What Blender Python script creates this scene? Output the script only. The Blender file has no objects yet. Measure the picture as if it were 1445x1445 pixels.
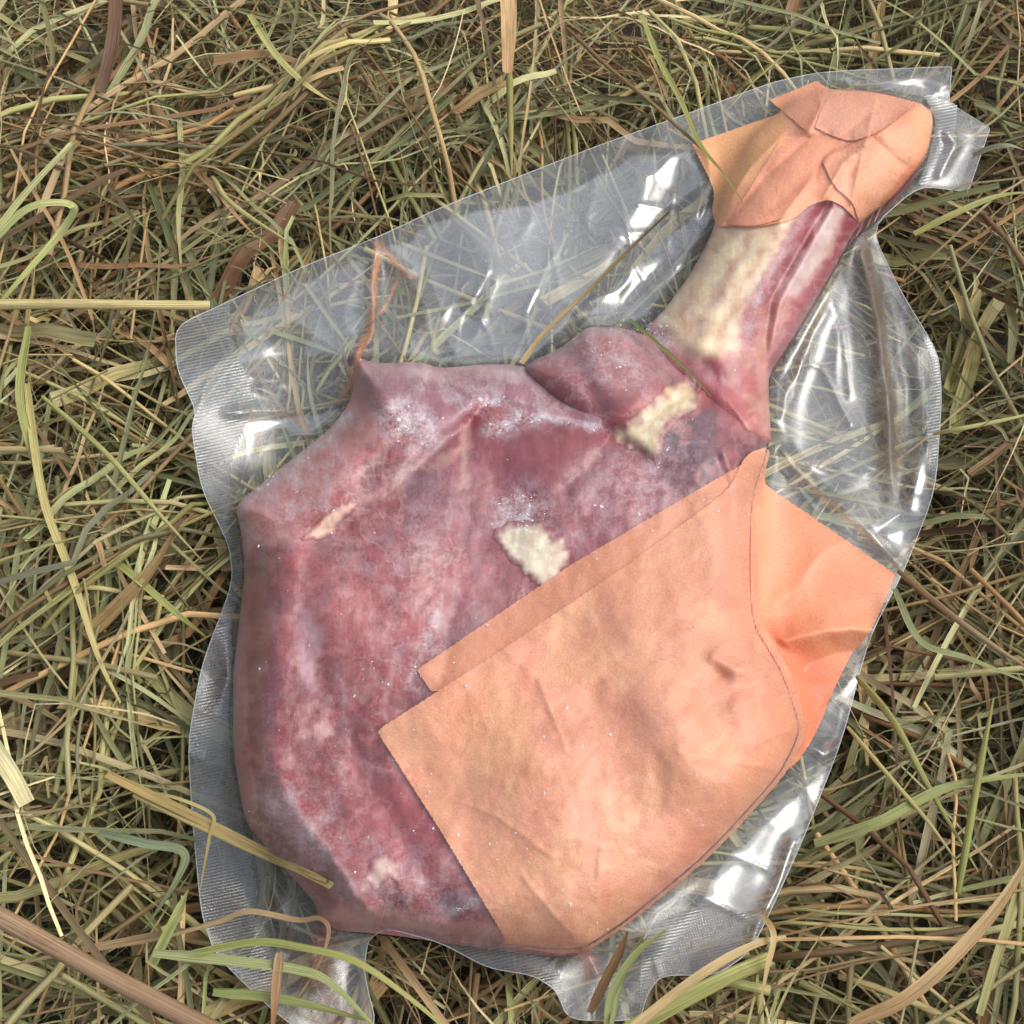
import bpy, math, random
import numpy as np
from mathutils import Vector

S = bpy.context.scene
COL = S.collection
R = math.radians
rng = np.random.default_rng(7)
random.seed(7)

# ---------------------------------------------------------------- camera
TILT, FOV, DIST = R(25), R(44), 0.56
cam_d = bpy.data.cameras.new('camera')
cam_d.sensor_fit = 'HORIZONTAL'
cam_d.angle = FOV
cam_d.clip_start = 0.01
cam_d.clip_end = 100
cam = bpy.data.objects.new('camera', cam_d)
cam.location = (0, -DIST * math.sin(TILT), DIST * math.cos(TILT))
cam.rotation_euler = (TILT, 0, 0)
COL.objects.link(cam)
S.camera = cam

# ---------------------------------------------------------------- sky and sun
SUN_EL, SUN_AZ = R(52), R(80)          # azimuth measured from +Y (away from the viewer), positive = from the right
sun_dir = Vector((math.sin(SUN_AZ) * math.cos(SUN_EL), math.cos(SUN_AZ) * math.cos(SUN_EL), math.sin(SUN_EL)))
W = bpy.data.worlds.new('World')
S.world = W
W.use_nodes = True
wn = W.node_tree
sky = wn.nodes.new('ShaderNodeTexSky')
sky.sky_type = 'NISHITA'
sky.sun_disc = False
sky.sun_elevation = SUN_EL
sky.sun_rotation = SUN_AZ
sky.air_density = 1.0
sky.dust_density = 2.5
sky.ozone_density = 0.6
bg = wn.nodes['Background']
# thin high cloud over the whole sky: the blue is washed out, the light comes from everywhere
veil = wn.nodes.new('ShaderNodeHueSaturation')
veil.inputs['Saturation'].default_value = 0.42
wn.links.new(sky.outputs[0], veil.inputs['Color'])
wn.links.new(veil.outputs[0], bg.inputs[0])
bg.inputs[1].default_value = 0.15
sl = bpy.data.lights.new('sun', 'SUN')
sl.energy = 1.25
sl.angle = R(46)
sl.color = (1.0, 0.95, 0.87)
so = bpy.data.objects.new('sun', sl)
so.rotation_euler = sun_dir.to_track_quat('Z', 'Y').to_euler()
so.location = sun_dir * 3
COL.objects.link(so)

S.view_settings.view_transform = 'Standard'
S.view_settings.look = 'None'
S.view_settings.exposure = 0.52
S.view_settings.gamma = 1
S.render.engine = 'CYCLES'
S.cycles.use_denoising = True
S.cycles.max_bounces = 10
S.cycles.diffuse_bounces = 4
S.cycles.transparent_max_bounces = 24
S.cycles.caustics_reflective = False
S.cycles.caustics_refractive = False

# ---------------------------------------------------------------- helpers
TAN = math.tan(FOV / 2)
CT, ST = math.cos(TILT), math.sin(TILT)
CZ = DIST * CT
CY = -DIST * ST


def at(px, py, z):
    """photo pixel (1445 px wide) at height z -> world point (arrays allowed)"""
    px = np.asarray(px, float); py = np.asarray(py, float); z = np.asarray(z, float)
    x = (px - 722.5) / 722.5 * TAN
    y = (722.5 - py) / 722.5 * TAN
    dy = y * CT + ST
    dz = y * ST - CT
    t = (z - CZ) / dz
    return np.stack(np.broadcast_arrays(x * t, CY + dy * t, z), -1)


def to_px(P):
    x = P[..., 0]; y = P[..., 1] - CY; z = P[..., 2] - CZ
    up = y * CT + z * ST
    fw = y * ST - z * CT
    return 722.5 + x / fw / TAN * 722.5, 722.5 - up / fw / TAN * 722.5


def px_size(P):
    """metres per photo pixel at world point"""
    fw = (P[..., 1] - CY) * ST - (P[..., 2] - CZ) * CT
    return fw * TAN / 722.5


def srgb(*c):
    c = np.asarray(c, float) / 255
    return np.where(c <= 0.04045, c / 12.92, ((c + 0.055) / 1.055) ** 2.4)


_tab = np.random.default_rng(3).random((16, 256, 256))


def vn(x, y, seed=0):
    t = _tab[seed % 16]
    x = np.asarray(x, float) + seed * 17.31; y = np.asarray(y, float) + seed * 9.77
    i = np.floor(x).astype(int); j = np.floor(y).astype(int)
    fx = x - i; fy = y - j
    fx = fx * fx * (3 - 2 * fx); fy = fy * fy * (3 - 2 * fy)
    i &= 255; j &= 255; i1 = (i + 1) & 255; j1 = (j + 1) & 255
    return (t[i, j] * (1 - fx) + t[i1, j] * fx) * (1 - fy) + (t[i, j1] * (1 - fx) + t[i1, j1] * fx) * fy


def fbm(x, y, sc, oct=4, seed=0):
    a, s, r = 0.5, 0.0, 0.0
    f = 1.0 / sc
    for k in range(oct):
        r = r + a * vn(x * f, y * f, seed + k)
        s += a; a *= 0.5; f *= 2.03
    return r / s


def smooth(e0, e1, x):
    t = np.clip((x - e0) / (e1 - e0 + 1e-12), 0, 1)
    return t * t * (3 - 2 * t)


def spline(pts, n=8, closed=False):
    """Catmull-Rom through points of any dimension"""
    P = np.asarray(pts, float)
    m = len(P)
    out = []
    for i in range(m if closed else m - 1):
        if closed:
            p0, p1, p2, p3 = P[(i - 1) % m], P[i], P[(i + 1) % m], P[(i + 2) % m]
        else:
            p1, p2 = P[i], P[i + 1]
            p0 = P[i - 1] if i > 0 else 2 * p1 - p2
            p3 = P[i + 2] if i + 2 < m else 2 * p2 - p1
        for k in range(n):
            t = k / n
            out.append(0.5 * ((2 * p1) + (-p0 + p2) * t + (2 * p0 - 5 * p1 + 4 * p2 - p3) * t * t + (-p0 + 3 * p1 - 3 * p2 + p3) * t ** 3))
    if not closed:
        out.append(P[-1])
    return np.array(out)


def rounded(pts, n=3, sharp=()):
    """closed outline: short straight runs with slightly rounded corners"""
    P = np.asarray(pts, float); m = len(P); out = []
    for i in range(m):
        a, b, c = P[i - 1], P[i], P[(i + 1) % m]
        k = 0.04 if i in sharp else 0.3
        s = b + (a - b) * k; e = b + (c - b) * k
        for t in np.linspace(0, 1, n + 1):
            out.append((1 - t) ** 2 * s + 2 * t * (1 - t) * b + t * t * e)
    return np.array(out)


def dline(px, py, pts, want_t=False):
    """distance to a polyline (and the arc position 0..1 along it)"""
    pts = np.asarray(pts, float)
    best = np.full(np.shape(px), 1e9); bt = np.zeros(np.shape(px))
    ln = np.r_[0, np.cumsum(np.hypot(*np.diff(pts, axis=0).T))]
    for i in range(len(pts) - 1):
        ax, ay = pts[i]; bx, by = pts[i + 1]
        dx, dy = bx - ax, by - ay
        l2 = dx * dx + dy * dy + 1e-9
        t = np.clip(((px - ax) * dx + (py - ay) * dy) / l2, 0, 1)
        d = np.hypot(px - ax - t * dx, py - ay - t * dy)
        m = d < best
        best = np.where(m, d, best)
        bt = np.where(m, (ln[i] + t * (ln[i + 1] - ln[i])) / ln[-1], bt)
    return (best, bt) if want_t else best


def sdf(px, py, poly):
    """signed distance to a closed polygon, positive inside"""
    px = np.asarray(px, float); py = np.asarray(py, float)
    d = dline(px, py, np.vstack([poly, poly[:1]]))
    ins = np.zeros(px.shape, bool)
    m = len(poly)
    for i in range(m):
        x1, y1 = poly[i]; x2, y2 = poly[(i + 1) % m]
        if y1 == y2:
            continue
        c = ((y1 > py) != (y2 > py)) & (px < (x2 - x1) * (py - y1) / (y2 - y1) + x1)
        ins ^= c
    return np.where(ins, d, -d)


def nearest(px, py, poly):
    pts = np.vstack([poly, poly[:1]])
    best = np.full(px.shape, 1e9); bx_ = px.copy(); by_ = py.copy()
    for i in range(len(pts) - 1):
        ax, ay = pts[i]; dx, dy = pts[i + 1] - pts[i]
        t = np.clip(((px - ax) * dx + (py - ay) * dy) / (dx * dx + dy * dy + 1e-9), 0, 1)
        qx, qy = ax + t * dx, ay + t * dy
        d = np.hypot(px - qx, py - qy)
        m = d < best
        best = np.where(m, d, best); bx_ = np.where(m, qx, bx_); by_ = np.where(m, qy, by_)
    return bx_, by_


def grid_in(poly, step):
    """a quad grid (in photo pixels) filling an outline, its border vertices pulled onto the outline"""
    x0, y0 = poly.min(0) - step * 1.01; x1, y1 = poly.max(0) + step * 1.01
    xs = np.arange(x0, x1 + step, step); ys = np.arange(y0, y1 + step, step)
    gx, gy = np.meshgrid(xs, ys)
    d = sdf(gx, gy, poly)
    ins = d > 0
    nx, ny = len(xs), len(ys)
    idx = np.arange(nx * ny).reshape(ny, nx)
    q = np.stack([idx[1:, :-1], idx[1:, 1:], idx[:-1, 1:], idx[:-1, :-1]], -1).reshape(-1, 4)
    insf = ins.ravel()
    q = q[insf[q].sum(1) >= 2]
    px = gx.ravel().copy(); py = gy.ravel().copy()
    used = np.zeros(nx * ny, bool); used[q.ravel()] = True
    fix = used & ~insf
    px[fix], py[fix] = nearest(px[fix], py[fix], poly)
    keep = np.where(used)[0]
    re = np.full(nx * ny, -1); re[keep] = np.arange(len(keep))
    return px[keep], py[keep], re[q]


def mesh_obj(name, V, F, mat, parent=None, uv=None, cols=None, floats=None, sm=True):
    V = np.ascontiguousarray(V, np.float32)
    F = np.asarray(F)
    me = bpy.data.meshes.new(name)
    me.vertices.add(len(V))
    me.vertices.foreach_set('co', V.ravel())
    k = F.shape[1]
    me.loops.add(F.size)
    me.loops.foreach_set('vertex_index', F.ravel().astype(np.int32))
    me.polygons.add(len(F))
    me.polygons.foreach_set('loop_start', (np.arange(len(F)) * k).astype(np.int32))
    me.polygons.foreach_set('use_smooth', np.full(len(F), sm))
    if uv is not None:
        l = me.uv_layers.new(name='UVMap')
        l.data.foreach_set('uv', np.asarray(uv, np.float32)[F.ravel()].ravel())
    for nm, c in (cols or {}).items():
        a = me.color_attributes.new(nm, 'FLOAT_COLOR', 'POINT')
        c = np.asarray(c, np.float32)
        if c.shape[1] == 3:
            c = np.c_[c, np.ones(len(c), np.float32)]
        a.data.foreach_set('color', np.ascontiguousarray(c).ravel())
    for nm, c in (floats or {}).items():
        a = me.attributes.new(nm, 'FLOAT', 'POINT')
        a.data.foreach_set('value', np.asarray(c, np.float32))
    me.update(calc_edges=True)
    me.validate()
    if mat:
        me.materials.append(mat)
    o = bpy.data.objects.new(name, me)
    COL.objects.link(o)
    if parent:
        o.parent = parent
        o.matrix_parent_inverse = parent.matrix_world.inverted()
    return o


def tag(o, label=None, cat=None, group=None, kind=None):
    for k, v in (('label', label), ('category', cat), ('group', group), ('kind', kind)):
        if v:
            o[k] = v
    return o


def thing(name, label, cat, loc):
    e = bpy.data.objects.new(name, None)
    e.empty_display_size = 0.02
    e.location = loc
    COL.objects.link(e)
    bpy.context.view_layer.update()
    return tag(e, label, cat)


# node shorthand
class NT:
    def __init__(s, name):
        s.m = bpy.data.materials.new(name); s.m.use_nodes = True
        s.t = s.m.node_tree; s.n = s.t.nodes; s.n.clear()
        s.out = s.n.new('ShaderNodeOutputMaterial')

    def node(s, ty, ins=None, **props):
        nd = s.n.new('ShaderNode' + ty)
        for k, v in props.items():
            setattr(nd, k, v)
        for k, v in (ins or {}).items():
            s.put(nd.inputs[k], v)
        return nd

    def put(s, sock, v):
        if isinstance(v, bpy.types.NodeSocket):
            s.t.links.new(v, sock)
        elif isinstance(v, bpy.types.Node):
            s.t.links.new(v.outputs[0], sock)
        else:
            sock.default_value = v

    def math(s, op, a, b=0.0, c=0.0, clamp=False):
        nd = s.node('Math', {0: a, 1: b, 2: c}, operation=op); nd.use_clamp = clamp
        return nd.outputs[0]

    def mix(s, f, a, b, bt='MIX'):
        nd = s.node('Mix', data_type='RGBA', blend_type=bt)
        s.put(nd.inputs[0], f); s.put(nd.inputs[6], a); s.put(nd.inputs[7], b)
        return nd.outputs[2]

    def attr(s, name):
        return s.node('Attribute', attribute_name=name)

    def ramp(s, f, stops, interp='LINEAR'):
        nd = s.node('ValToRGB', {0: f}); cr = nd.color_ramp; cr.interpolation = interp
        while len(cr.elements) < len(stops):
            cr.elements.new(0.5)
        for e, (p, c) in zip(cr.elements, stops):
            e.position = p
            e.color = (c, c, c, 1) if not hasattr(c, '__len__') else (*c, 1)
        return nd.outputs[0]

    def uvmap(s, scale):
        uv = s.node('UVMap', uv_map='UVMap')
        return s.node('Mapping', {0: uv.outputs[0], 3: scale}).outputs[0]

    def noise(s, vec, scale, detail=4, rough=0.55, dist=0.0):
        return s.node('TexNoise', {'Vector': vec, 'Scale': scale, 'Detail': detail, 'Roughness': rough, 'Distortion': dist}).outputs[0]

    def bump(s, h, strength, dist):
        return s.node('Bump', {'Height': h, 'Strength': strength, 'Distance': dist}).outputs[0]

    def done(s, sh):
        s.put(s.out.inputs[0], sh)
        return s.m


# ---------------------------------------------------------------- materials
def mat_hay():
    t = NT('dry_hay')
    col = t.attr('Col').outputs[0]
    v = t.uvmap((1, 1, 1))
    fib = t.noise(t.node('Mapping', {0: v, 3: (9, 30, 1)}).outputs[0], 1.0, 3, 0.6)
    blot = t.noise(t.node('Mapping', {0: v, 3: (0.6, 70, 1)}).outputs[0], 1.0, 3, 0.6)
    c = t.mix(1.0, col, t.ramp(fib, [(0.28, 0.45), (0.7, 1.25)]), 'MULTIPLY')
    c = t.mix(t.ramp(blot, [(0.55, 0.0), (0.78, 0.55)]), c, t.mix(1.0, c, (0.62, 0.45, 0.32, 1), 'MULTIPLY'))
    bmp = t.bump(fib, 0.7, 0.0005)
    p = t.node('BsdfPrincipled', {'Base Color': c, 'Roughness': 0.5, 'Specular IOR Level': 0.42, 'Normal': bmp})
    tr = t.node('BsdfTranslucent', {'Color': c, 'Normal': bmp})
    return t.done(t.node('MixShader', {0: 0.07, 1: p.outputs[0], 2: tr.outputs[0]}))


def mat_ground():
    t = NT('dark_chaff_soil')
    g = t.node('TexCoord').outputs['Object']
    n = t.noise(g, 90, 6, 0.7)
    c = t.ramp(n, [(0.3, (0.012, 0.009, 0.005)), (0.7, (0.07, 0.052, 0.028))])
    return t.done(t.node('BsdfPrincipled', {'Base Color': c, 'Roughness': 0.95, 'Normal': t.bump(n, 1.0, 0.01)}))


def mat_film(name, gloss0, haze0, rough, emboss=False, tint=(0.97, 0.985, 0.985, 1)):
    t = NT(name)
    geo = t.node('LayerWeight', {0: 0.5}).outputs['Facing']
    fr = t.math('POWER', geo, 4.0)
    v = t.uvmap((1, 1, 1))
    wr = t.noise(v, 11, 4, 0.5, 0.8)
    fine = t.noise(v, 150, 3, 0.6)
    h = t.math('ADD', wr, t.math('MULTIPLY', fine, 0.03))
    rg = t.attr('painted_sheen').outputs[2]              # painted sky sheen: drives gloss and haze, near zero over the contents
    if emboss:
        a = t.node('TexWave', {'Vector': t.node('Mapping', {0: v, 2: (0, 0, R(78)), 3: (1, 1, 1)}).outputs[0], 'Scale': 105, 'Distortion': 1.6, 'Detail': 2, 'Detail Scale': 3.0}, wave_type='BANDS').outputs[0]
        b = t.node('TexWave', {'Vector': t.node('Mapping', {0: v, 2: (0, 0, R(-14))}).outputs[0], 'Scale': 120, 'Distortion': 1.0, 'Detail': 1, 'Detail Scale': 2.0}, wave_type='BANDS').outputs[0]
        wm = t.math('MAXIMUM', a, t.math('MULTIPLY', b, 0.35))
        big = t.noise(v, 14, 3, 0.6)
        h = t.math('ADD', t.math('MULTIPLY', wm, 0.35), t.math('MULTIPLY', big, 0.9))
        nrm = t.bump(h, 0.7, 0.0008)
    else:
        nrm = t.bump(h, 0.10, 0.0022)
    wm = wm if emboss else None
    # noise that breaks the painted sky sheen into patches
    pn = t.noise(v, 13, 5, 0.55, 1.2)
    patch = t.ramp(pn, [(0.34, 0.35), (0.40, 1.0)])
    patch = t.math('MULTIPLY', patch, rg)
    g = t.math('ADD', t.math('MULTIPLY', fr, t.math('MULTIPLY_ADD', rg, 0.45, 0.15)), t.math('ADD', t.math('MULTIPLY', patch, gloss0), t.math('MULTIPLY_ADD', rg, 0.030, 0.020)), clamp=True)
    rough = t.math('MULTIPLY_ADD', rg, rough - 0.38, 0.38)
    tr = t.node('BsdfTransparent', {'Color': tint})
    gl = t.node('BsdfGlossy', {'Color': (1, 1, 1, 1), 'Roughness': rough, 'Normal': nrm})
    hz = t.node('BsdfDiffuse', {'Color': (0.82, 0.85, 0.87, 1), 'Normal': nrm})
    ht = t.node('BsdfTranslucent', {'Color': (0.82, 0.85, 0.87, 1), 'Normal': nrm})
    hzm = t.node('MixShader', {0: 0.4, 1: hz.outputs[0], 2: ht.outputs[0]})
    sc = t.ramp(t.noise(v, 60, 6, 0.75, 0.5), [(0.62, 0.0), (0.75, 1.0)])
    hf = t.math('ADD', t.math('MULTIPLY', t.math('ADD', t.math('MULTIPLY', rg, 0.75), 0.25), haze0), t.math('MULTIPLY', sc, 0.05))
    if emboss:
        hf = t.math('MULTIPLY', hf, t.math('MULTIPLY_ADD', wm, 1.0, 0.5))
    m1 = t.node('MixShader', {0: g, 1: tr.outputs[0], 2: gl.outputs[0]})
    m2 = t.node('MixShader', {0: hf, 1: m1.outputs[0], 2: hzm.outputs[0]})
    st = t.attr('Stain')
    sd = t.node('BsdfPrincipled', {'Base Color': st.outputs[0], 'Roughness': 0.35, 'Normal': nrm})
    bn = t.ramp(t.noise(v, 85, 5, 0.7, 0.8), [(0.35, 0.25), (0.62, 1.0)])
    m3 = t.node('MixShader', {0: t.math('MULTIPLY', st.outputs[3], bn), 1: m2.outputs[0], 2: sd.outputs[0]})
    return t.done(m3)


def mat_edge():
    t = NT('cut_film_edge')
    p = t.node('BsdfPrincipled', {'Base Color': (0.75, 0.78, 0.8, 1), 'Roughness': 0.25})
    tr = t.node('BsdfTransparent', {'Color': (1, 1, 1, 1)})
    return t.done(t.node('MixShader', {0: 0.55, 1: tr.outputs[0], 2: p.outputs[0]}))


def mat_meat():
    t = NT('frozen_meat')
    col = t.attr('Col').outputs[0]
    fr = t.attr('frost').outputs[2]
    v = t.uvmap((1, 1, 1))
    n1 = t.noise(v, 60, 4, 0.55, 0.25)
    n2 = t.noise(v, 330, 3, 0.7)
    fibre = t.noise(t.node('Mapping', {0: v, 2: (0, 0, R(-14)), 3: (130, 22, 1)}).outputs[0], 1.0, 4, 0.6, 0.05)
    c = t.mix(1.0, col, t.ramp(n1, [(0.3, (0.76, 0.62, 0.63)), (0.7, (1.10, 1.12, 1.10))]), 'MULTIPLY')
    mv = t.math('ABSOLUTE', t.math('SUBTRACT', t.noise(v, 24, 5, 0.62, 0.2), 0.5))
    c = t.mix(t.math('MULTIPLY', t.ramp(mv, [(0.0, 1.0), (0.030, 0.0)]), t.ramp(t.noise(v, 9, 2, 0.5), [(0.42, 0.0), (0.6, 0.30)])), c, (0.62, 0.42, 0.40, 1))
    c = t.mix(0.28, c, t.mix(1.0, c, t.ramp(fibre, [(0.3, (0.72, 0.66, 0.66)), (0.72, (1.22, 1.22, 1.22))]), 'MULTIPLY'))
    # ice bloom: fine white grain over the frosted areas, sparse flecks elsewhere
    grain = t.ramp(n2, [(0.42, 0.0), (0.72, 1.0)])
    cl = t.ramp(t.noise(v, 48, 5, 0.66, 0.2), [(0.44, 0.0), (0.66, 1.0)])
    f = t.math('MULTIPLY', fr, t.math('ADD', t.math('MULTIPLY', grain, 0.45), t.math('MULTIPLY', cl, 0.65)), clamp=True)
    c = t.mix(f, c, (0.78, 0.76, 0.79, 1))
    h = t.math('ADD', t.math('MULTIPLY', n1, 0.6), t.math('ADD', t.math('MULTIPLY', fibre, 0.5), t.math('MULTIPLY', n2, 0.16)))
    p = t.node('BsdfPrincipled', {'Base Color': c, 'Roughness': t.math('ADD', 0.42, t.math('MULTIPLY', f, 0.4)), 'Specular IOR Level': 0.45,
                                  'Subsurface Weight': 0.18, 'Subsurface Radius': (1.0, 0.35, 0.25), 'Subsurface Scale': 0.003,
                                  'Normal': t.bump(h, 0.5, 0.0016)})
    return t.done(p)


def mat_paper():
    t = NT('peach_butcher_paper')
    col = t.attr('Col').outputs[0]
    v = t.uvmap((1, 1, 1))
    n1 = t.noise(v, 420, 3, 0.75)
    n2 = t.noise(v, 22, 6, 0.65, 0.6)
    n3 = t.noise(v, 110, 4, 0.7)
    c = t.mix(1.0, col, t.ramp(n1, [(0.3, (0.86, 0.83, 0.79)), (0.7, (1.10, 1.12, 1.15))]), 'MULTIPLY')
    c = t.mix(t.ramp(n2, [(0.42, 0.0), (0.7, 0.35)]), c, t.mix(1.0, c, (0.84, 0.70, 0.58, 1), 'MULTIPLY'))
    c = t.mix(t.ramp(n3, [(0.5, 0.0), (0.8, 0.4)]), c, t.mix(1.0, c, (0.85, 0.74, 0.62, 1), 'MULTIPLY'))
    sp = t.ramp(t.noise(v, 95, 2, 0.5), [(0.765, 0.0), (0.79, 1.0)])
    c = t.mix(t.math('MULTIPLY', sp, 0.5), c, (0.85, 0.78, 0.75, 1))
    p = t.node('BsdfPrincipled', {'Base Color': c, 'Roughness': 0.62, 'Specular IOR Level': 0.3, 'Normal': t.bump(t.math('ADD', t.math('MULTIPLY', n1, 0.5), t.math('ADD', n2, t.math('MULTIPLY', t.math('ABSOLUTE', t.math('SUBTRACT', t.noise(v, 20, 5, 0.6, 1.0), 0.5)), -3.0))), 0.5, 0.0009)})
    tr = t.node('BsdfTranslucent', {'Color': c})
    return t.done(t.node('MixShader', {0: 0.12, 1: p.outputs[0], 2: tr.outputs[0]}))


def mat_frost():
    t = NT('frost_crystal')
    p = t.node('BsdfPrincipled', {'Base Color': (0.86, 0.87, 0.9, 1), 'Roughness': 0.35, 'Subsurface Weight': 0.1, 'Subsurface Scale': 0.001})
    return t.done(p)


M_HAY, M_GROUND = mat_hay(), mat_ground()
M_FILM = mat_film('clear_film', 0.20, 0.21, 0.17)
M_FILM_LOW = mat_film('clear_film_underside', 0.05, 0.03, 0.22)
M_SEAL = mat_film('embossed_film', 0.13, 0.20, 0.24, emboss=True, tint=(0.70, 0.72, 0.73, 1))
M_EDGE, M_MEAT, M_PAPER, M_FROST = mat_edge(), mat_meat(), mat_paper(), mat_frost()

# ---------------------------------------------------------------- outlines (photo pixels)
BAG = rounded([(247, 460), (330, 422), (430, 375), (530, 336), (615, 296), (700, 262), (840, 207), (980, 157), (1090, 116), (1160, 101), (1343, 94),
               (1339, 145), (1397, 181), (1366, 271), (1296, 262), (1228, 322), (1270, 410), (1324, 498), (1329, 560), (1320, 692), (1276, 805),
               (1226, 900), (1188, 1045), (1131, 1190), (1062, 1340), (1012, 1376), (934, 1376), (914, 1400), (903, 1440), (802, 1440),
               (784, 1396), (752, 1376), (688, 1366), (622, 1330), (545, 1309), (519, 1326), (513, 1372), (534, 1458), (420, 1458), (305, 1350),
               (284, 1290), (272, 1160), (265, 1050), (284, 940), (329, 822), (324, 770), (284, 690), (270, 605), (277, 580), (249, 520)],
              sharp=(10, 11, 12, 13))
BODY = rounded([(331, 712), (400, 657), (468, 603), (498, 560), (499, 500), (528, 513), (592, 510), (622, 520), (690, 513), (742, 516), (830, 560), (960, 520), (1040, 575), (1088, 628),
                (1062, 700), (1059, 800), (1063, 880), (1105, 948), (1132, 1030), (1102, 1093), (1000, 1205), (885, 1300), (826, 1338), (790, 1342), (715, 1334),
                (630, 1322), (535, 1308), (455, 1302), (440, 1268), (380, 1205), (345, 1160), (329, 1060), (328, 960), (336, 890), (346, 800), (339, 745)], sharp=(4,))
HUMP = rounded([(735, 516), (790, 492), (828, 460), (880, 462), (925, 478), (960, 520), (1003, 560), (1090, 620), (1060, 668), (950, 700), (850, 650), (760, 560)])
SHANK = rounded([(905, 470), (938, 436), (975, 385), (1005, 330), (1022, 260), (1060, 190), (1120, 140), (1180, 124), (1240, 130), (1300, 146), (1318, 172), (1308, 222),
                 (1262, 278), (1210, 318), (1170, 392), (1110, 492), (1084, 530), (1086, 580), (1089, 626), (1052, 640), (1000, 612), (940, 556), (900, 500)])


def prof(d, Rr):
    u = np.clip(d / Rr, 0, 1)
    return np.sqrt(np.maximum(0, 1 - (1 - u) ** 2))


def z_rim(px, py):
    return 0.016 + 0.010 * smooth(600, 1250, py + 0.25 * (px - 700))


# lines along which muscles meet (grooves, negative) and folds stand up (ridges, positive): points, height, half width
CREASES = [
    ([(425, 770), (470, 690), (540, 590), (548, 560)], 0.0030, 26),
    ([(503, 512), (520, 545), (545, 570)], 0.0030, 12),
    ([(655, 600), (600, 650), (560, 700), (450, 760)], -0.0035, 16),
    ([(665, 590), (690, 570), (760, 590), (860, 605), (900, 640)], -0.0045, 13),
    ([(660, 615), (655, 720), (640, 850), (625, 960), (570, 1000)], -0.0016, 14),
    ([(430, 880), (470, 1010), (520, 1120), (600, 1230), (640, 1320)], -0.0025, 22),
    ([(400, 800), (385, 950), (380, 1100), (430, 1200)], 0.0022, 24),
    ([(395, 1100), (455, 1190), (510, 1260), (533, 1306)], 0.0040, 15),
    ([(830, 560), (900, 570), (960, 540)], -0.003, 16),
    ([(1020, 640), (1040, 700), (1058, 770), (1062, 860)], 0.0035, 9),
    ([(975, 740), (985, 830), (1000, 920), (1020, 1010)], -0.0030, 28),
    ([(1015, 955), (1035, 972), (1062, 968)], -0.0030, 13),
    ([(1010, 930), (1035, 945), (1060, 945)], 0.0030, 10),
    ([(880, 860), (905, 960), (960, 1060), (1010, 1100)], 0.0028, 40),
    ([(1000, 1060), (1040, 1040), (1075, 1000)], -0.0030, 22),
    ([(840, 1010), (900, 1100), (1000, 1180)], -0.0015, 40),
    ([(700, 1000), (760, 1120), (840, 1260)], 0.0012, 60),
    ([(600, 1090), (680, 1160), (760, 1230)], -0.0010, 26),
    ([(345, 780), (336, 900), (332, 1050), (348, 1150)], 0.0020, 6),
    ([(362, 780), (352, 900), (350, 1050), (366, 1140)], -0.0022, 7),
    ([(480, 1300), (560, 1296), (700, 1318)], 0.0012, 9),
    ([(470, 1215), (500, 1265), (528, 1300)], 0.0028, 8),
    ([(800, 690), (850, 640), (862, 605)], -0.0014, 12),
]
SHANK_CREASES = [
    ([(1082, 560), (1080, 480), (1090, 420), (1130, 350), (1165, 292)], -0.0042, 10),
    ([(1175, 290), (1130, 372), (1098, 430), (1082, 520), (1084, 570)], 0.0020, 7),
    ([(930, 470), (1000, 520), (1040, 560)], -0.0025, 14),
    ([(985, 500), (1010, 440), (1040, 380)], 0.0014, 12),
    # pleats of the wrapped end
    ([(1010, 312), (1060, 235), (1105, 190)], 0.0024, 8),
    ([(1025, 316), (1080, 250), (1140, 195), (1170, 190)], -0.0022, 9),
    ([(1100, 312), (1160, 232), (1190, 200), (1245, 190)], 0.0020, 9),
    ([(1150, 250), (1162, 222), (1200, 195)], -0.0025, 8),
    ([(1160, 285), (1190, 230), (1240, 190), (1290, 148)], 0.0026, 8),
    ([(1200, 300), (1212, 240), (1238, 130)], 0.0020, 8),
    ([(1228, 190), (1270, 230), (1290, 240)], -0.0018, 9),
    ([(1150, 116), (1158, 150), (1140, 185)], 0.0025, 8),
    ([(1105, 190), (1180, 200), (1240, 150)], -0.0016, 10),
]


def z_body(px, py):
    d = sdf(px, py, BODY)
    Rr = 78 + 8 * smooth(600, 1000, px)
    H = 0.040 + 0.006 * (fbm(px, py, 210, 2, 1) - 0.5) * 2
    z = z_rim(px, py) + H * prof(d, Rr)
    z = z + 0.008 * np.exp(-(((px - 560) / 150) ** 2 + ((py - 800) / 160) ** 2))
    z = z + 0.004 * np.exp(-(((px - 860) / 160) ** 2 + ((py - 980) / 170) ** 2))
    z = z - 0.006 * np.exp(-(((px - 700) / 60) ** 2 + ((py - 720) / 120) ** 2))
    z = z + 0.004 * np.exp(-(((px - 790) / 80) ** 2 + ((py - 660) / 50) ** 2))
    fade = smooth(2, 26, d)
    for pts, h, w in CREASES:
        dd = dline(px + 9 * (fbm(px, py, 40, 2, 5) - 0.5), py + 9 * (fbm(px, py, 40, 2, 6) - 0.5), pts)
        z = z + h * np.exp(-(dd / w) ** 2) * fade
    z = z + fade * (0.0030 * (fbm(px, py, 46, 4, 2) - 0.5) + 0.0022 * (fbm(px, py, 120, 2, 3) - 0.5))
    return np.where(d > -0.5, z, -1), d


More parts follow.
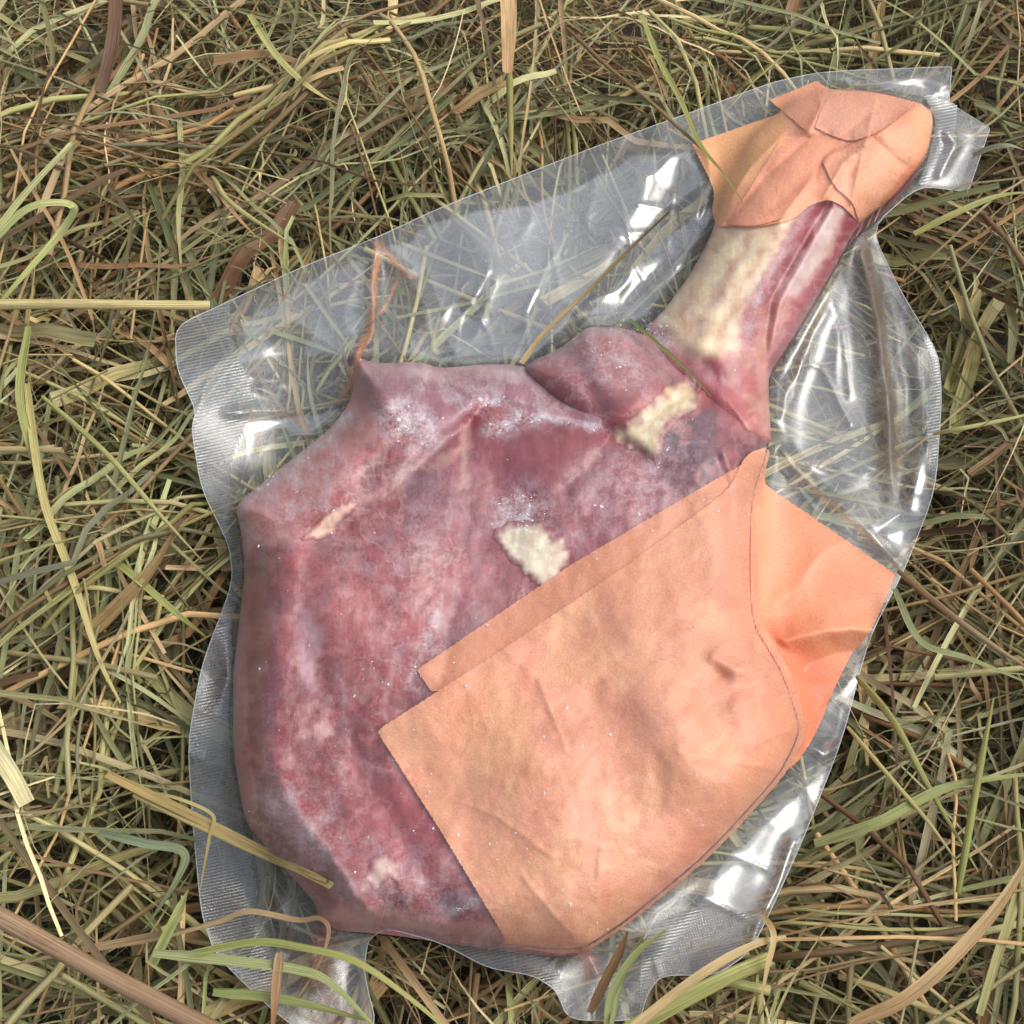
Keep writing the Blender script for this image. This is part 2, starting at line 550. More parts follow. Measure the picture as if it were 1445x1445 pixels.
def z_hump(px, py):
    d = sdf(px, py, HUMP)
    z = 0.024 - 0.030 * smooth(985, 1050, px) + 0.032 * prof(d, 85) + 0.003 * (fbm(px, py, 50, 3, 4) - 0.5)
    for pts, h, w in (([(850, 600), (910, 560), (970, 530)], 0.003, 18), ([(800, 500), (840, 560), (860, 600)], -0.002, 14)):
        z = z + h * np.exp(-(dline(px, py, pts) / w) ** 2)
    return np.where(d > -0.5, z, -1), d


def z_shank(px, py):
    d = sdf(px, py, SHANK)
    z = 0.013 + 0.030 * prof(d, 92) + 0.0016 * (fbm(px, py, 34, 3, 7) - 0.5)
    fade = smooth(0, 18, d)
    for k, (pts, h, w) in enumerate(SHANK_CREASES):
        dd = dline(px, py, pts) / w
        z = z + h * (np.exp(-dd ** 2) if k < 4 else np.exp(-1.3 * dd)) * fade
    return np.where(d > -0.5, z, -1), d


def z_solid(px, py):
    a, da = z_body(px, py); b, db = z_hump(px, py); c, dc = z_shank(px, py)
    return np.maximum(np.maximum(a, b), c), np.maximum(np.maximum(da, db), dc)


FILM_FOLDS = [
    ([(500, 512), (524, 470), (527, 400), (531, 345)], 0.0075, 9),
    ([(531, 345), (575, 385), (605, 440), (612, 505)], 0.0060, 13),
    ([(320, 582), (400, 580), (490, 570)], 0.0060, 8),
    ([(360, 545), (430, 575), (480, 582)], 0.0030, 8),
    ([(340, 500), (430, 470), (505, 500)], 0.0030, 22),
    ([(640, 300), (700, 380), (800, 430)], 0.0030, 40),
    ([(930, 200), (900, 300), (830, 400), (760, 500)], 0.0035, 34),
    ([(990, 250), (985, 330), (930, 410)], 0.0050, 16),
    ([(860, 450), (930, 380), (1000, 300)], -0.003, 10),
    ([(1205, 320), (1228, 400), (1245, 500), (1255, 600), (1262, 700)], 0.0065, 15),
    ([(1235, 330), (1262, 430), (1282, 540), (1290, 640)], -0.0040, 14),
    ([(1175, 400), (1145, 470), (1108, 560), (1092, 620)], 0.0045, 12),
    ([(1092, 625), (1130, 670), (1200, 725), (1272, 800)], 0.0060, 9),
    ([(1300, 500), (1306, 620), (1282, 720), (1240, 745), (1190, 700)], 0.0050, 13),
    ([(1062, 900), (1110, 905), (1170, 888), (1232, 890)], 0.0120, 19),
    ([(1085, 860), (1150, 862), (1220, 850)], 0.0030, 30),
    ([(1100, 960), (1160, 935), (1215, 915)], -0.0030, 14),
    ([(1190, 1050), (1160, 1062), (1138, 1048)], 0.0060, 12),
    ([(1120, 1190), (1060, 1330)], 0.0040, 8),
    ([(985, 1255), (930, 1290), (870, 1390)], 0.0070, 16),
    ([(826, 1340), (850, 1390), (856, 1440)], 0.0070, 14),
    ([(450, 1310), (440, 1370), (470, 1445)], 0.0080, 16),
    ([(535, 1310), (500, 1320), (420, 1330)], 0.0060, 10),
    ([(350, 1160), (400, 1240), (450, 1300)], 0.0070, 9),
    ([(372, 1190), (372, 1260), (395, 1340)], 0.0050, 14),
    ([(1240, 118), (1290, 112), (1335, 120)], 0.0040, 10),
    ([(1170, 108), (1220, 122), (1290, 132)], 0.0050, 7),
    ([(1318, 170), (1345, 200), (1330, 250)], 0.0050, 9),
    ([(1010, 262), (998, 215), (975, 200)], 0.0040, 8),
]


DRAWN = [[(352, 770), (345, 860), (344, 960), (340, 1060), (350, 1150)], [(362, 790), (356, 900), (352, 1010)], [(380, 760), (372, 850), (366, 940)], [(350, 1165), (390, 1220), (440, 1275)],
         [(395, 1095), (440, 1160), (500, 1250), (532, 1306)], [(410, 1200), (470, 1260), (525, 1305)], [(505, 515), (520, 550), (500, 620)], [(508, 512), (545, 560), (560, 600)],
         [(512, 512), (580, 540), (640, 545)], [(335, 710), (400, 690), (450, 690)], [(333, 715), (390, 720), (430, 740)], [(742, 515), (800, 540), (870, 600)],
         [(1088, 628), (1030, 600), (960, 560)], [(1086, 630), (1020, 640), (960, 660)], [(655, 640), (657, 720), (650, 800)], [(640, 660), (636, 740), (625, 820)],
         [(600, 1315), (660, 1285), (700, 1280)], [(535, 1306), (600, 1300), (700, 1318)], [(480, 960), (500, 1060), (530, 1150)], [(1082, 575), (1078, 500), (1090, 430)],
         [(826, 1338), (790, 1300), (740, 1240)], [(826, 1336), (840, 1280), (850, 1200)], [(826, 1336), (900, 1270), (960, 1200)], [(1130, 1030), (1090, 1040), (1040, 1060)],
         [(1103, 1093), (1070, 1080), (1040, 1075)], [(1062, 880), (1040, 900), (1000, 930)], [(1130, 1000), (1100, 960), (1060, 900)], [(1065, 700), (1050, 760), (1055, 830)],
         [(1000, 700), (1040, 690), (1062, 700)], [(690, 900), (760, 960), (800, 1060)], [(640, 1130), (700, 1150), (780, 1210)]]
FINE = [[(505, 515), (440, 470), (350, 450)], [(503, 520), (420, 540), (345, 530)], [(495, 560), (430, 540), (360, 548)], [(488, 575), (420, 600), (365, 640)],
        [(640, 512), (650, 450), (690, 380)], [(745, 510), (740, 440), (780, 360)], [(700, 515), (690, 470), (660, 420)], [(560, 510), (580, 460), (566, 410)],
        [(935, 436), (900, 380), (880, 300)], [(965, 395), (940, 350), (950, 280)], [(1000, 325), (965, 300), (900, 290)], [(985, 360), (930, 330), (860, 330)],
        [(830, 460), (790, 420), (780, 350)], [(1090, 610), (1120, 560), (1130, 500)], [(1092, 632), (1160, 660), (1230, 660)], [(1095, 650), (1150, 720), (1230, 770)],
        [(1110, 500), (1160, 520), (1200, 600)], [(1165, 400), (1190, 470), (1200, 560)], [(1215, 330), (1250, 380), (1290, 470)], [(1130, 1030), (1160, 1000), (1200, 960)],
        [(1002, 1206), (1040, 1210), (1090, 1230)], [(940, 1262), (1000, 1270), (1060, 1300)], [(886, 1302), (920, 1340), (930, 1375)], [(330, 1000), (310, 1010), (285, 1004)],
        [(338, 900), (322, 890), (305, 880)], [(340, 1150), (310, 1180), (285, 1190)], [(1240, 132), (1260, 112), (1300, 100)], [(1300, 146), (1320, 130), (1338, 120)],
        [(1175, 126), (1180, 112), (1190, 104)], [(1090, 140), (1060, 150), (1020, 160)]]


def z_base(px, py):
    """level of the bag where nothing lifts it"""
    z = 0.005 + 0.009 * (fbm(px, py, 190, 2, 8) - 0.5)
    # the stiff sealed margin on the left ripples up and down
    edge = smooth(420, 255, px) * smooth(420, 520, py)
    z = z + edge * (0.010 * np.sin((py - 470) / 62.0) + 0.010)
    # and so does the one along the bottom
    eb = smooth(1300, 1420, py)
    z = z + eb * 0.008 * np.sin(px / 52.0)
    er = smooth(1270, 1330, px) * smooth(380, 460, py)
    z = z + er * (0.006 * np.sin(py / 48.0) + 0.004)
    return np.maximum(z, 0.0035)


def z_film(px, py):
    zs, d = z_solid(px, py)
    zb = z_base(px, py)
    w = smooth(0, 26, -d)
    wig = 10 * (fbm(px, py, 50, 2, 9) - 0.5)
    for pts, h, ww in FILM_FOLDS:
        dd, tt = dline(px + wig, py + wig, pts, True)
        k = 0.45 + 0.55 * np.sin(np.pi * np.clip(tt, 0.02, 0.98)) ** 0.5
        zb = zb + h * k * np.exp(-np.abs(dd / ww) ** 1.5) * w
    for pts in FINE:
        zb = zb + w * 0.0010 * np.exp(-dline(px + wig * 0.4, py + wig * 0.4, pts) / 3.0)
    # fine tension creases, strongest close to the meat
    r = 1 - np.abs(2 * fbm(px * 0.9 + py * 0.5, py * 0.9 - px * 0.5, 120, 2, 10) - 1)
    zb = zb + w * (0.0016 * (r ** 6) * (0.4 + np.exp(-(-d) / 120)))
    rim = z_rim(px, py) * 0.85
    out = zb + np.maximum(rim - zb, 0) * np.exp(-np.maximum(-d, 0) / 15)
    wr_ = 0
    for pts in DRAWN:
        wr_ = wr_ + 0.0009 * np.exp(-dline(px + wig * 0.8, py + wig * 0.8, pts) / 3.2)
    ins = np.maximum(zs, 0) + 0.0026 + np.minimum(wr_, 0.0012)
    ins = np.maximum(ins, z_rim(px, py) + 0.001)
    outz = np.maximum(out + 0.0022 * np.exp(np.minimum(d, 0) / 6), 0.0034)
    k = smooth(-4.5, 4.5, d)
    return ins * k + outz * (1 - k), d


BAG_GRID = None
# coarse lookup of the bag's outline for the hay
_gx, _gy = np.meshgrid(np.arange(-400, 1900, 10.0), np.arange(-400, 2000, 10.0))
_bagsd = sdf(_gx, _gy, BAG)


def bag_sd(px, py):
    i = np.clip(((py + 400) / 10).astype(int), 0, _bagsd.shape[0] - 1)
    j = np.clip(((px + 400) / 10).astype(int), 0, _bagsd.shape[1] - 1)
    return _bagsd[i, j]


# ---------------------------------------------------------------- ground
gx, gy = np.meshgrid(np.linspace(-1.6, 1.6, 81), np.linspace(-1.4, 1.9, 81))
gz = -0.15 + 0.012 * (fbm(gx.ravel() * 100, gy.ravel() * 100, 12, 3, 2) - 0.5)
gi = np.arange(81 * 81).reshape(81, 81)
gf = np.stack([gi[:-1, :-1], gi[:-1, 1:], gi[1:, 1:], gi[1:, :-1]], -1).reshape(-1, 4)
tag(mesh_obj('ground', np.c_[gx.ravel(), gy.ravel(), gz], gf, M_GROUND), kind='structure')

# ---------------------------------------------------------------- hay
PAL = np.array([srgb(*c) for c in [
    (222, 206, 156), (204, 190, 136), (180, 177, 126), (160, 163, 110), (140, 146, 94), (158, 160, 116),
    (178, 180, 142), (190, 160, 114), (166, 130, 90), (138, 104, 70), (206, 176, 130), (130, 126, 76), (106, 80, 56)]])
PW = np.array([7, 10, 14, 15, 13, 9, 5, 8, 9, 8, 7, 10, 6], float); PW /= PW.sum()


def env(x, y, sd):
    """upper limit of the hay at a world point; the bag presses it down"""
    e = 0.008 + 0.055 * (fbm(x * 1000, y * 1000, 66, 3, 11) - 0.5) + 0.012 * smooth(0, -130, sd)
    return e


def ribbons(N, Sg, L, Wd, depth, lift, curl, kinkp, spread, roll_sd, area, seed):
    g = np.random.default_rng(seed)
    x0, x1, y0, y1 = area
    cx = g.uniform(x0, x1, N); cy = g.uniform(y0, y1, N)
    fld = (fbm(cx * 1000, cy * 1000, 95, 2, 12) - 0.5) * 7.5 + 0.35
    dev = g.normal(0, spread, N) + (g.random(N) < 0.25) * g.normal(0, 1.5, N)
    # part of the hay lies in wisps of stalks that run side by side
    lead = np.arange(N) - np.arange(N) % 6
    tog = (g.random(N)[lead] < 0.55)
    ph0 = fld + dev
    ph0 = np.where(tog, ph0[lead] + g.normal(0, 0.10, N), ph0)
    off = g.normal(0, 0.006, N); along = g.normal(0, 0.02, N)
    cx = np.where(tog, cx[lead] - np.sin(ph0) * off + np.cos(ph0) * along, cx)
    cy = np.where(tog, cy[lead] + np.cos(ph0) * off + np.sin(ph0) * along, cy)
    ph0 = ph0 + np.where(g.random(N) < 0.5, np.pi, 0)
    Ln = L[0] * (L[1] / L[0]) ** g.random(N)
    t = np.linspace(0, 1, Sg)
    ph = ph0[:, None] + g.normal(0, curl, N)[:, None] * (t - 0.5) + g.normal(0, curl * 0.6, N)[:, None] * (t - 0.5) ** 2 * 4
    kt = g.uniform(0.25, 0.75, N); kk = (g.random(N) < kinkp) * g.normal(0, 1.0, N)
    ph = ph + kk[:, None] * smooth(-0.04, 0.04, t[None] - kt[:, None])
    ph = ph + 0.03 * np.sin(t[None] * g.uniform(6, 16, N)[:, None] + g.uniform(0, 6, N)[:, None])
    ds = Ln[:, None] / (Sg - 1)
    dx = np.cos(ph) * ds; dy = np.sin(ph) * ds
    X = np.cumsum(dx, 1); Y = np.cumsum(dy, 1)
    X = X - X.mean(1, keepdims=True) + cx[:, None]; Y = Y - Y.mean(1, keepdims=True) + cy[:, None]
    pxx, pyy = to_px(np.stack([X, Y, np.zeros_like(X)], -1))
    sd = bag_sd(pxx, pyy)
    E = env(X, Y, sd)
    cxp, cyp = to_px(np.stack([cx, cy, 0 * cx], -1))
    e0 = env(cx, cy, bag_sd(cxp, cyp))
    dep = depth[0] + (depth[1] - depth[0]) * g.random(N) ** 1.5
    dep = np.where(tog, dep[lead] + g.uniform(-0.003, 0.003, N), dep)
    Z = (0.55 * E + 0.45 * e0[:, None]) - dep[:, None]
    Z = Z + np.clip(g.normal(0, 0.10, N), -0.25, 0.25)[:, None] * (t - 0.5) * Ln[:, None]
    Z = Z + (g.random(N) < 0.10)[:, None] * lift * g.random(N)[:, None] * np.sin(t * np.pi)
    Z = Z + 0.0016 * np.sin(t[None] * g.uniform(5, 20, N)[:, None] + g.uniform(0, 6, N)[:, None])
    Z = np.minimum(Z, E + 0.010)
    lim = -0.0012 - 0.010 * g.random(N)[:, None] ** 2 - 0.0002 * 0
    press = smooth(-22, 4, sd)
    Z = np.where(Z > lim, Z * (1 - press) + lim * press, Z)
    P = np.stack([X, Y, Z], -1)
    wd = (Wd[0] * (Wd[1] / Wd[0]) ** g.random(N))[:, None] * np.ones((1, Sg))
    roll = g.normal(0, roll_sd, N)[:, None] + g.normal(0, 1.4, N)[:, None] * (t - 0.5) * (g.random(N) < 0.55)[:, None]
    # clumps of brown old hay among greener clumps; browner towards the far side
    brown = smooth(0.36, 0.66, fbm(cx * 1000, cy * 1000, 75, 2, 6) + 0.35 * (cy - 0.02))
    brown = np.where(tog, brown[lead], brown)
    isb = g.random(N) < 0.12 + 0.62 * brown
    PB = np.array([5, 5, 2, 1, 2, 2, 1, 14, 14, 11, 11, 3, 8], float); PG = np.array([6, 10, 16, 17, 14, 9, 6, 4, 2, 1, 4, 9, 1], float)
    cb_ = g.choice(len(PAL), N, p=PB / PB.sum()); cg_ = g.choice(len(PAL), N, p=PG / PG.sum())
    ci = np.where(isb, cb_, cg_); cj = g.choice(len(PAL), N, p=PW)
    A = PAL[ci]; B = PAL[ci] * 0.6 + PAL[cj] * 0.4
    gain = (0.44 + 1.15 * g.random(N) ** 1.2)[:, None, None]
    C = (A[:, None] * (1 - t[None, :, None]) + B[:, None] * t[None, :, None]) * gain
    return P, wd, roll, C, Ln, t


def frames(P, roll):
    T = np.gradient(P, axis=1)
    T /= np.linalg.norm(T, axis=2, keepdims=True) + 1e-12
    up = np.zeros_like(T); up[..., 2] = 1
    sdv = np.cross(T, up); sdv /= np.linalg.norm(sdv, axis=2, keepdims=True) + 1e-9
    nn = np.cross(sdv, T)
    c, s = np.cos(roll)[..., None], np.sin(roll)[..., None]
    return T, sdv * c + nn * s, nn * c - sdv * s


def ribbon_mesh(P, wd, roll, C, Ln, fold=0.35, rows=3):
    N, Sg = P.shape[:2]
    T, a, b = frames(P, roll)
    offs = [-0.5, 0.0, 0.5] if rows == 3 else [-0.5, 0.5]
    V = np.stack([P + a * (wd * o)[..., None] - b * (wd * fold * (0.5 - abs(o)))[..., None] for o in offs], 2)
    k = rows
    V = V.reshape(-1, 3)
    idx = np.arange(N * Sg * k).reshape(N, Sg, k)
    F = np.stack([idx[:, :-1, :-1], idx[:, :-1, 1:], idx[:, 1:, 1:], idx[:, 1:, :-1]], -1).reshape(-1, 4)
    cols = np.repeat(C.reshape(-1, 3), k, 0)
    r0 = np.random.default_rng(N).random(N) * 40
    ln = np.linspace(0, 1, Sg)[None] * Ln[:, None] + r0[:, None]
    uv = np.stack([np.tile(np.linspace(0, 1, k), N * Sg) + np.repeat(r0, Sg * k), np.repeat(ln.ravel(), k)], -1)
    return V, F, cols, uv


def tube_mesh(P, wd, C, Ln, sides=5):
    N, Sg = P.shape[:2]
    T, a, b = frames(P, np.zeros(P.shape[:2]))
    an = np.arange(sides) / sides * 2 * np.pi
    V = np.stack([P + a * (wd * 0.5 * math.cos(q))[..., None] + b * (wd * 0.5 * math.sin(q))[..., None] for q in an], 2).reshape(-1, 3)
    idx = np.arange(N * Sg * sides).reshape(N, Sg, sides)
    nx = np.roll(idx, -1, 2)
    F = np.stack([idx[:, :-1], nx[:, :-1], nx[:, 1:], idx[:, 1:]], -1).reshape(-1, 4)
    cols = np.repeat(C.reshape(-1, 3), sides, 0)
    r0 = np.random.default_rng(N + 1).random(N) * 40
    ln = np.linspace(0, 1, Sg)[None] * Ln[:, None] + r0[:, None]
    uv = np.stack([np.tile(np.abs(np.linspace(-1, 1, sides)) * 1.5, N * Sg), np.repeat(ln.ravel(), sides)], -1)
    return V, F, cols, uv


def join(parts):
    Vs, Fs, Cs, Us = [], [], [], []
    n = 0
    for V, F, C, U in parts:
        Vs.append(V); Fs.append(F + n); Cs.append(C); Us.append(U); n += len(V)
    return np.vstack(Vs), np.vstack(Fs), np.vstack(Cs), np.vstack(Us)


AREA = (-0.40, 0.40, -0.29, 0.43)
parts = []
# main mass of grass blades
P, wd, ro, C, Ln, t = ribbons(5000, 14, (0.07, 0.30), (0.0009, 0.0039), (0.0, 0.12), 0.022, 0.22, 0.26, 0.65, 0.6, AREA, 21)
wd = wd * np.clip(1.12 - t ** 3, 0.12, 1)[None] * (0.75 + 0.25 * np.clip(t * 8, 0, 1))[None]
parts.append(ribbon_mesh(P, wd, ro, C, Ln, 0.4))
# broad dry leaves
P, wd, ro, C, Ln, t = ribbons(520, 12, (0.04, 0.13), (0.0040, 0.0080), (0.002, 0.10), 0.010, 0.35, 0.3, 0.8, 0.5, AREA, 22)
wd = wd * np.clip(1.1 - t ** 3, 0.2, 1)[None]
C = C * np.array([0.95, 0.86, 0.78])
parts.append(ribbon_mesh(P, wd, ro, C, Ln, 0.5))
# round stems
P, wd, ro, C, Ln, t = ribbons(2500, 9, (0.07, 0.30), (0.0009, 0.0032), (0.0, 0.11), 0.014, 0.30, 0.12, 0.8, 0.0, AREA, 23)
parts.append(tube_mesh(P, wd, C * np.array([1.06, 0.98, 0.88]), Ln))
# fine wisps
P, wd, ro, C, Ln, t = ribbons(2600, 10, (0.03, 0.15), (0.0005, 0.0012), (-0.003, 0.06), 0.016, 0.9, 0.4, 0.9, 0.8, AREA, 24)
wd = wd * np.clip(1.15 - t ** 2, 0.2, 1)[None]
parts.append(ribbon_mesh(P, wd, ro, C, Ln, 0.0, rows=2))
# chaff: broken bits of leaf and stem
P, wd, ro, C, Ln, t = ribbons(2600, 4, (0.004, 0.016), (0.0008, 0.0026), (-0.002, 0.05), 0.002, 0.5, 0.2, 1.2, 0.9, AREA, 25)
parts.append(ribbon_mesh(P, wd, ro, C * np.array([1.0, 0.9, 0.8]), Ln, 0.2, rows=2))
V, F, Cc, U = join(parts)
tag(mesh_obj('hay', V, F, M_HAY, uv=U, cols={'Col': Cc}), kind='stuff')

# ---------------------------------------------------------------- vacuum bag
c0 = at(720, 760, 0.0)
bag = thing('vacuum_bag', 'clear embossed plastic vacuum bag sealed round the leg of meat, lying on the hay', 'plastic bag', c0)

MAIN = rounded([(531, 1031), (700, 922), (880, 800), (1030, 690), (1052, 640), (1090, 628), (1070, 700), (1066, 800), (1070, 880), (1112, 948), (1136, 1030), (1105, 1093), (1001, 1206), (886, 1301),
                (828, 1339), (790, 1343), (716, 1330), (620, 1170)], sharp=(0, 1, 2, 16, 17))
_m = (np.abs(sdf(MAIN[:, 0], MAIN[:, 1], BODY)) < 9) & (MAIN[:, 1] > 690)
_v = MAIN - np.array([820.0, 980.0])
MAIN = MAIN + _m[:, None] * 4.0 * _v / np.linalg.norm(_v, axis=1, keepdims=True)
UNDER = rounded([(588, 945), (800, 800), (1089, 629), (1076, 680), (1102, 699), (1180, 752), (1264, 810), (1232, 888), (1200, 925), (1176, 975), (1152, 1035), (1118, 1088), (1040, 1060), (900, 1000), (760, 960), (608, 976)],
                sharp=(0, 1, 6, 15))
WRAP = rounded([(976, 203), (1009, 268), (1004, 300), (1012, 319), (1065, 321), (1119, 310), (1144, 289), (1169, 281), (1190, 291), (1212, 315), (1262, 276), (1308, 220), (1317, 172), (1314, 156), (1298, 145),
                (1239, 131), (1173, 127), (1152, 114), (1086, 141), (1106, 158)], sharp=(0, 3, 9, 17, 18, 19))


SEALS = [
    np.array([(225, 440), (331, 400), (322, 440), (330, 500), (362, 545), (352, 590), (322, 660), (330, 730), (348, 800), (320, 900), (330, 960), (322, 1060), (338, 1150), (352, 1210), (372, 1310), (400, 1400), (240, 1400)], float),
    np.array([(1300, 440), (1350, 440), (1350, 700), (1318, 690), (1306, 620), (1312, 520)], float),
    np.array([(590, 1322), (640, 1332), (760, 1346), (790, 1366), (806, 1460), (560, 1460)], float),
    np.array([(905, 1320), (960, 1284), (1010, 1282), (1060, 1290), (1090, 1320), (1060, 1460), (900, 1460)], float),
]

STAINS = [  # points, width, colour, alpha: dried juice and other tones caught in the creases of the film
    ([(500, 512), (512, 488), (524, 468), (526, 420), (530, 380), (531, 345)], 5, (206, 140, 100), 0.9),
    ([(532, 345), (556, 368), (580, 392)], 4, (206, 146, 110), 0.8),
    ([(566, 388), (548, 420), (538, 440)], 2.5, (200, 140, 104), 0.7),
    ([(380, 582), (425, 585), (437, 605)], 3, (196, 140, 104), 0.7),
    ([(500, 515), (490, 545), (480, 565)], 6, (196, 130, 96), 0.7),
    ([(1222, 350), (1236, 420), (1246, 480), (1252, 560), (1258, 620), (1264, 690)], 9, (92, 76, 52), 0.95),  # brown of hay and dirt seen in the fold channel
    ([(1252, 560), (1258, 620), (1262, 670)], 17, (134, 110, 74), 0.7),
    ([(1108, 640), (1150, 690), (1200, 735), (1240, 770)], 3, (206, 196, 160), 0.75),
    ([(1178, 400), (1146, 470), (1108, 560)], 4, (160, 140, 108), 0.5),
    ([(600, 440), (612, 470), (612, 500)], 5, (186, 178, 150), 0.3),
    ([(455, 1320), (450, 1380), (470, 1440)], 22, (150, 92, 80), 0.5),
    ([(826, 1345), (836, 1372)], 12, (190, 120, 106), 0.7),
    ([(358, 580), (368, 640)], 3, (190, 150, 120), 0.4),
]


VEILS = [  # bright sky reflections painted on the film: outline, strength
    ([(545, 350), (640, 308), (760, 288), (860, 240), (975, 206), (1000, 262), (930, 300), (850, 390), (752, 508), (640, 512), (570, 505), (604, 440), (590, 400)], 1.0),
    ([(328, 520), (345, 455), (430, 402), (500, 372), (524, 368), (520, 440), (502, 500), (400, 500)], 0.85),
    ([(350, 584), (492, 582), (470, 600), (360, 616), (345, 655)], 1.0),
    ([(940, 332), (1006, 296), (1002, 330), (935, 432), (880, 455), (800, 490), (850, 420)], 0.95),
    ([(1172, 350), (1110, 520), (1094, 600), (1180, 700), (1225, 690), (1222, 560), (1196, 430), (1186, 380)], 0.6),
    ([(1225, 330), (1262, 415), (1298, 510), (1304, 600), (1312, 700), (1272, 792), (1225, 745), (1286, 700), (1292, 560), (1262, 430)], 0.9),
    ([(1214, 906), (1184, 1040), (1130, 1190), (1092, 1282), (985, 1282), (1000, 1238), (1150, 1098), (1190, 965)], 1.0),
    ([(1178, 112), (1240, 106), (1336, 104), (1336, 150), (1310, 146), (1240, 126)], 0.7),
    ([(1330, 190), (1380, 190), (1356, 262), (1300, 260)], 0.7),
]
CLEARS = [  # darker breaks painted into those reflections: outline, strength
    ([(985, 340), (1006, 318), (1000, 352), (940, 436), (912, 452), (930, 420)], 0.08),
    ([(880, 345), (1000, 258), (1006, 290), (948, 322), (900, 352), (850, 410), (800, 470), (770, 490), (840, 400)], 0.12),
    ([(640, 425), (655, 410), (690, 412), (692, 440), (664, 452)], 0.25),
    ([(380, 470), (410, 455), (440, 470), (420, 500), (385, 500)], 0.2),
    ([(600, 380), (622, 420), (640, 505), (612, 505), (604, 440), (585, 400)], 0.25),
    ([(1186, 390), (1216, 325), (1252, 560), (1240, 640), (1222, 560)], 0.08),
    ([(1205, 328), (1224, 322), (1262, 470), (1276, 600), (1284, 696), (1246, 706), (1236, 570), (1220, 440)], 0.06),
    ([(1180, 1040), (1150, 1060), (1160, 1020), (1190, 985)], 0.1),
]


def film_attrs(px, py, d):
    # sky reflections painted as outlined patches of gloss and haze, clear film between
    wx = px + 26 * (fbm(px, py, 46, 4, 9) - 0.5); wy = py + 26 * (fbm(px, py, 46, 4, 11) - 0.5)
    painted_sheen = np.full(len(px), 0.16)
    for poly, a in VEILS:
        painted_sheen = np.maximum(painted_sheen, a * smooth(-3.5, 3.5, sdf(wx, wy, np.array(poly, float))))
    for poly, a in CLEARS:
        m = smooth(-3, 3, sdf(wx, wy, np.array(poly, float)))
        painted_sheen = painted_sheen * (1 - m) + a * m
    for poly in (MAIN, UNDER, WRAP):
        painted_sheen = painted_sheen * (1 - 0.9 * smooth(-3, 2, sdf(px, py, poly)))
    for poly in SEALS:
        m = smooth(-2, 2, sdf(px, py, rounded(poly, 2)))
        painted_sheen = painted_sheen * (1 - m) + 0.8 * m
    painted_sheen = painted_sheen * smooth(0, 5, -d)
    st = np.zeros((len(px), 4)); st[:, :3] = srgb(200, 150, 110)
    wx = px + 12 * (fbm(px, py, 26, 3, 13) - 0.5); wy = py + 12 * (fbm(px, py, 26, 3, 14) - 0.5)
    for pts, w, c, a in STAINS:
        al = a * np.exp(-(dline(wx, wy, pts) / w) ** 2)
        m = al > st[:, 3]
        st[m, :3] = srgb(*c)
        st[:, 3] = np.maximum(st[:, 3], al)
    return painted_sheen, st


px, py, q = grid_in(BAG, 3.0)
zf, dsol = z_film(px, py)
painted_sheen, st = film_attrs(px, py, dsol)
Vf = at(px, py, zf)
uvf = np.c_[px, 1445 - py] / 1445
fcx, fcy = px[q].mean(1), py[q].mean(1)
fd = dsol[q].mean(1)
which = np.full(len(q), -1)
for k, poly in enumerate(SEALS):
    which[(sdf(fcx, fcy, rounded(poly, 2)) > 0) & (fd < 0)] = k


def sub(name, sel, mat, label=None):
    f = q[sel]
    u, inv = np.unique(f.ravel(), return_inverse=True)
    o = mesh_obj(name, Vf[u], inv.reshape(-1, 4), mat, bag, uv=uvf[u], cols={'Stain': st[u]}, floats={'painted_sheen': painted_sheen[u]})
    if label:
        o['label'] = label
    return o


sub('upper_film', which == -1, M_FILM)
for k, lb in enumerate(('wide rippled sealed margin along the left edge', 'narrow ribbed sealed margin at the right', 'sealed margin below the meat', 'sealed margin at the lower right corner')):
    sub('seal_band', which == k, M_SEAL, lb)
# underside
px2, py2, q2 = grid_in(BAG, 7.0)
z2, d2 = z_film(px2, py2)
zl = np.minimum(np.maximum(z_base(px2, py2) - 0.0022 + 0.0006 * (fbm(px2, py2, 60, 2, 15) - 0.5), 0.0004), z2 - 0.0024)
mesh_obj('lower_film', at(px2, py2, zl), q2[:, ::-1], M_FILM_LOW, bag, uv=np.c_[px2, 1445 - py2] / 1445 * 1.07 + 0.3,
         cols={'Stain': np.zeros((len(px2), 4))}, floats={'painted_sheen': smooth(0, 30, -d2)})
# folded corner at the shank end
FL = rounded([(1300, 128), (1351, 148), (1347, 196), (1332, 246), (1292, 268), (1312, 220), (1322, 170)], sharp=(1,))
pa, pb, pq = grid_in(FL, 4)
mesh_obj('folded_corner', at(pa, pb, z_film(pa, pb)[0] + 0.003 + 0.001 * np.sin(pb / 9)), pq, M_SEAL, bag, uv=np.c_[pa, 1445 - pb] / 1445,
         cols={'Stain': np.zeros((len(pa), 4))}, floats={'painted_sheen': np.full(len(pa), 0.7)})


def tube_px(name, pts, z, r, mat, parent, closed=False, sides=5):
    V0 = at(pts[:, 0], pts[:, 1], z)
    if closed:
        V0 = np.vstack([V0, V0[:1]])
    P = V0[None]
    V, F, c, u = tube_mesh(P, np.full(P.shape[:2], 2 * r), np.ones((*P.shape[:2], 3)), np.array([0.5]), sides)
    return mesh_obj(name, V, F, mat, parent, uv=u)


ring = []
for a, b in zip(BAG, np.roll(BAG, -1, 0)):
    n = max(1, int(np.hypot(*(b - a)) / 8))
    ring += [a + (b - a) * k / n for k in range(n)]
ring = np.array(ring)
tube_px('film_edge', ring, z_film(ring[:, 0], ring[:, 1])[0], 0.00022, M_EDGE, bag, True)

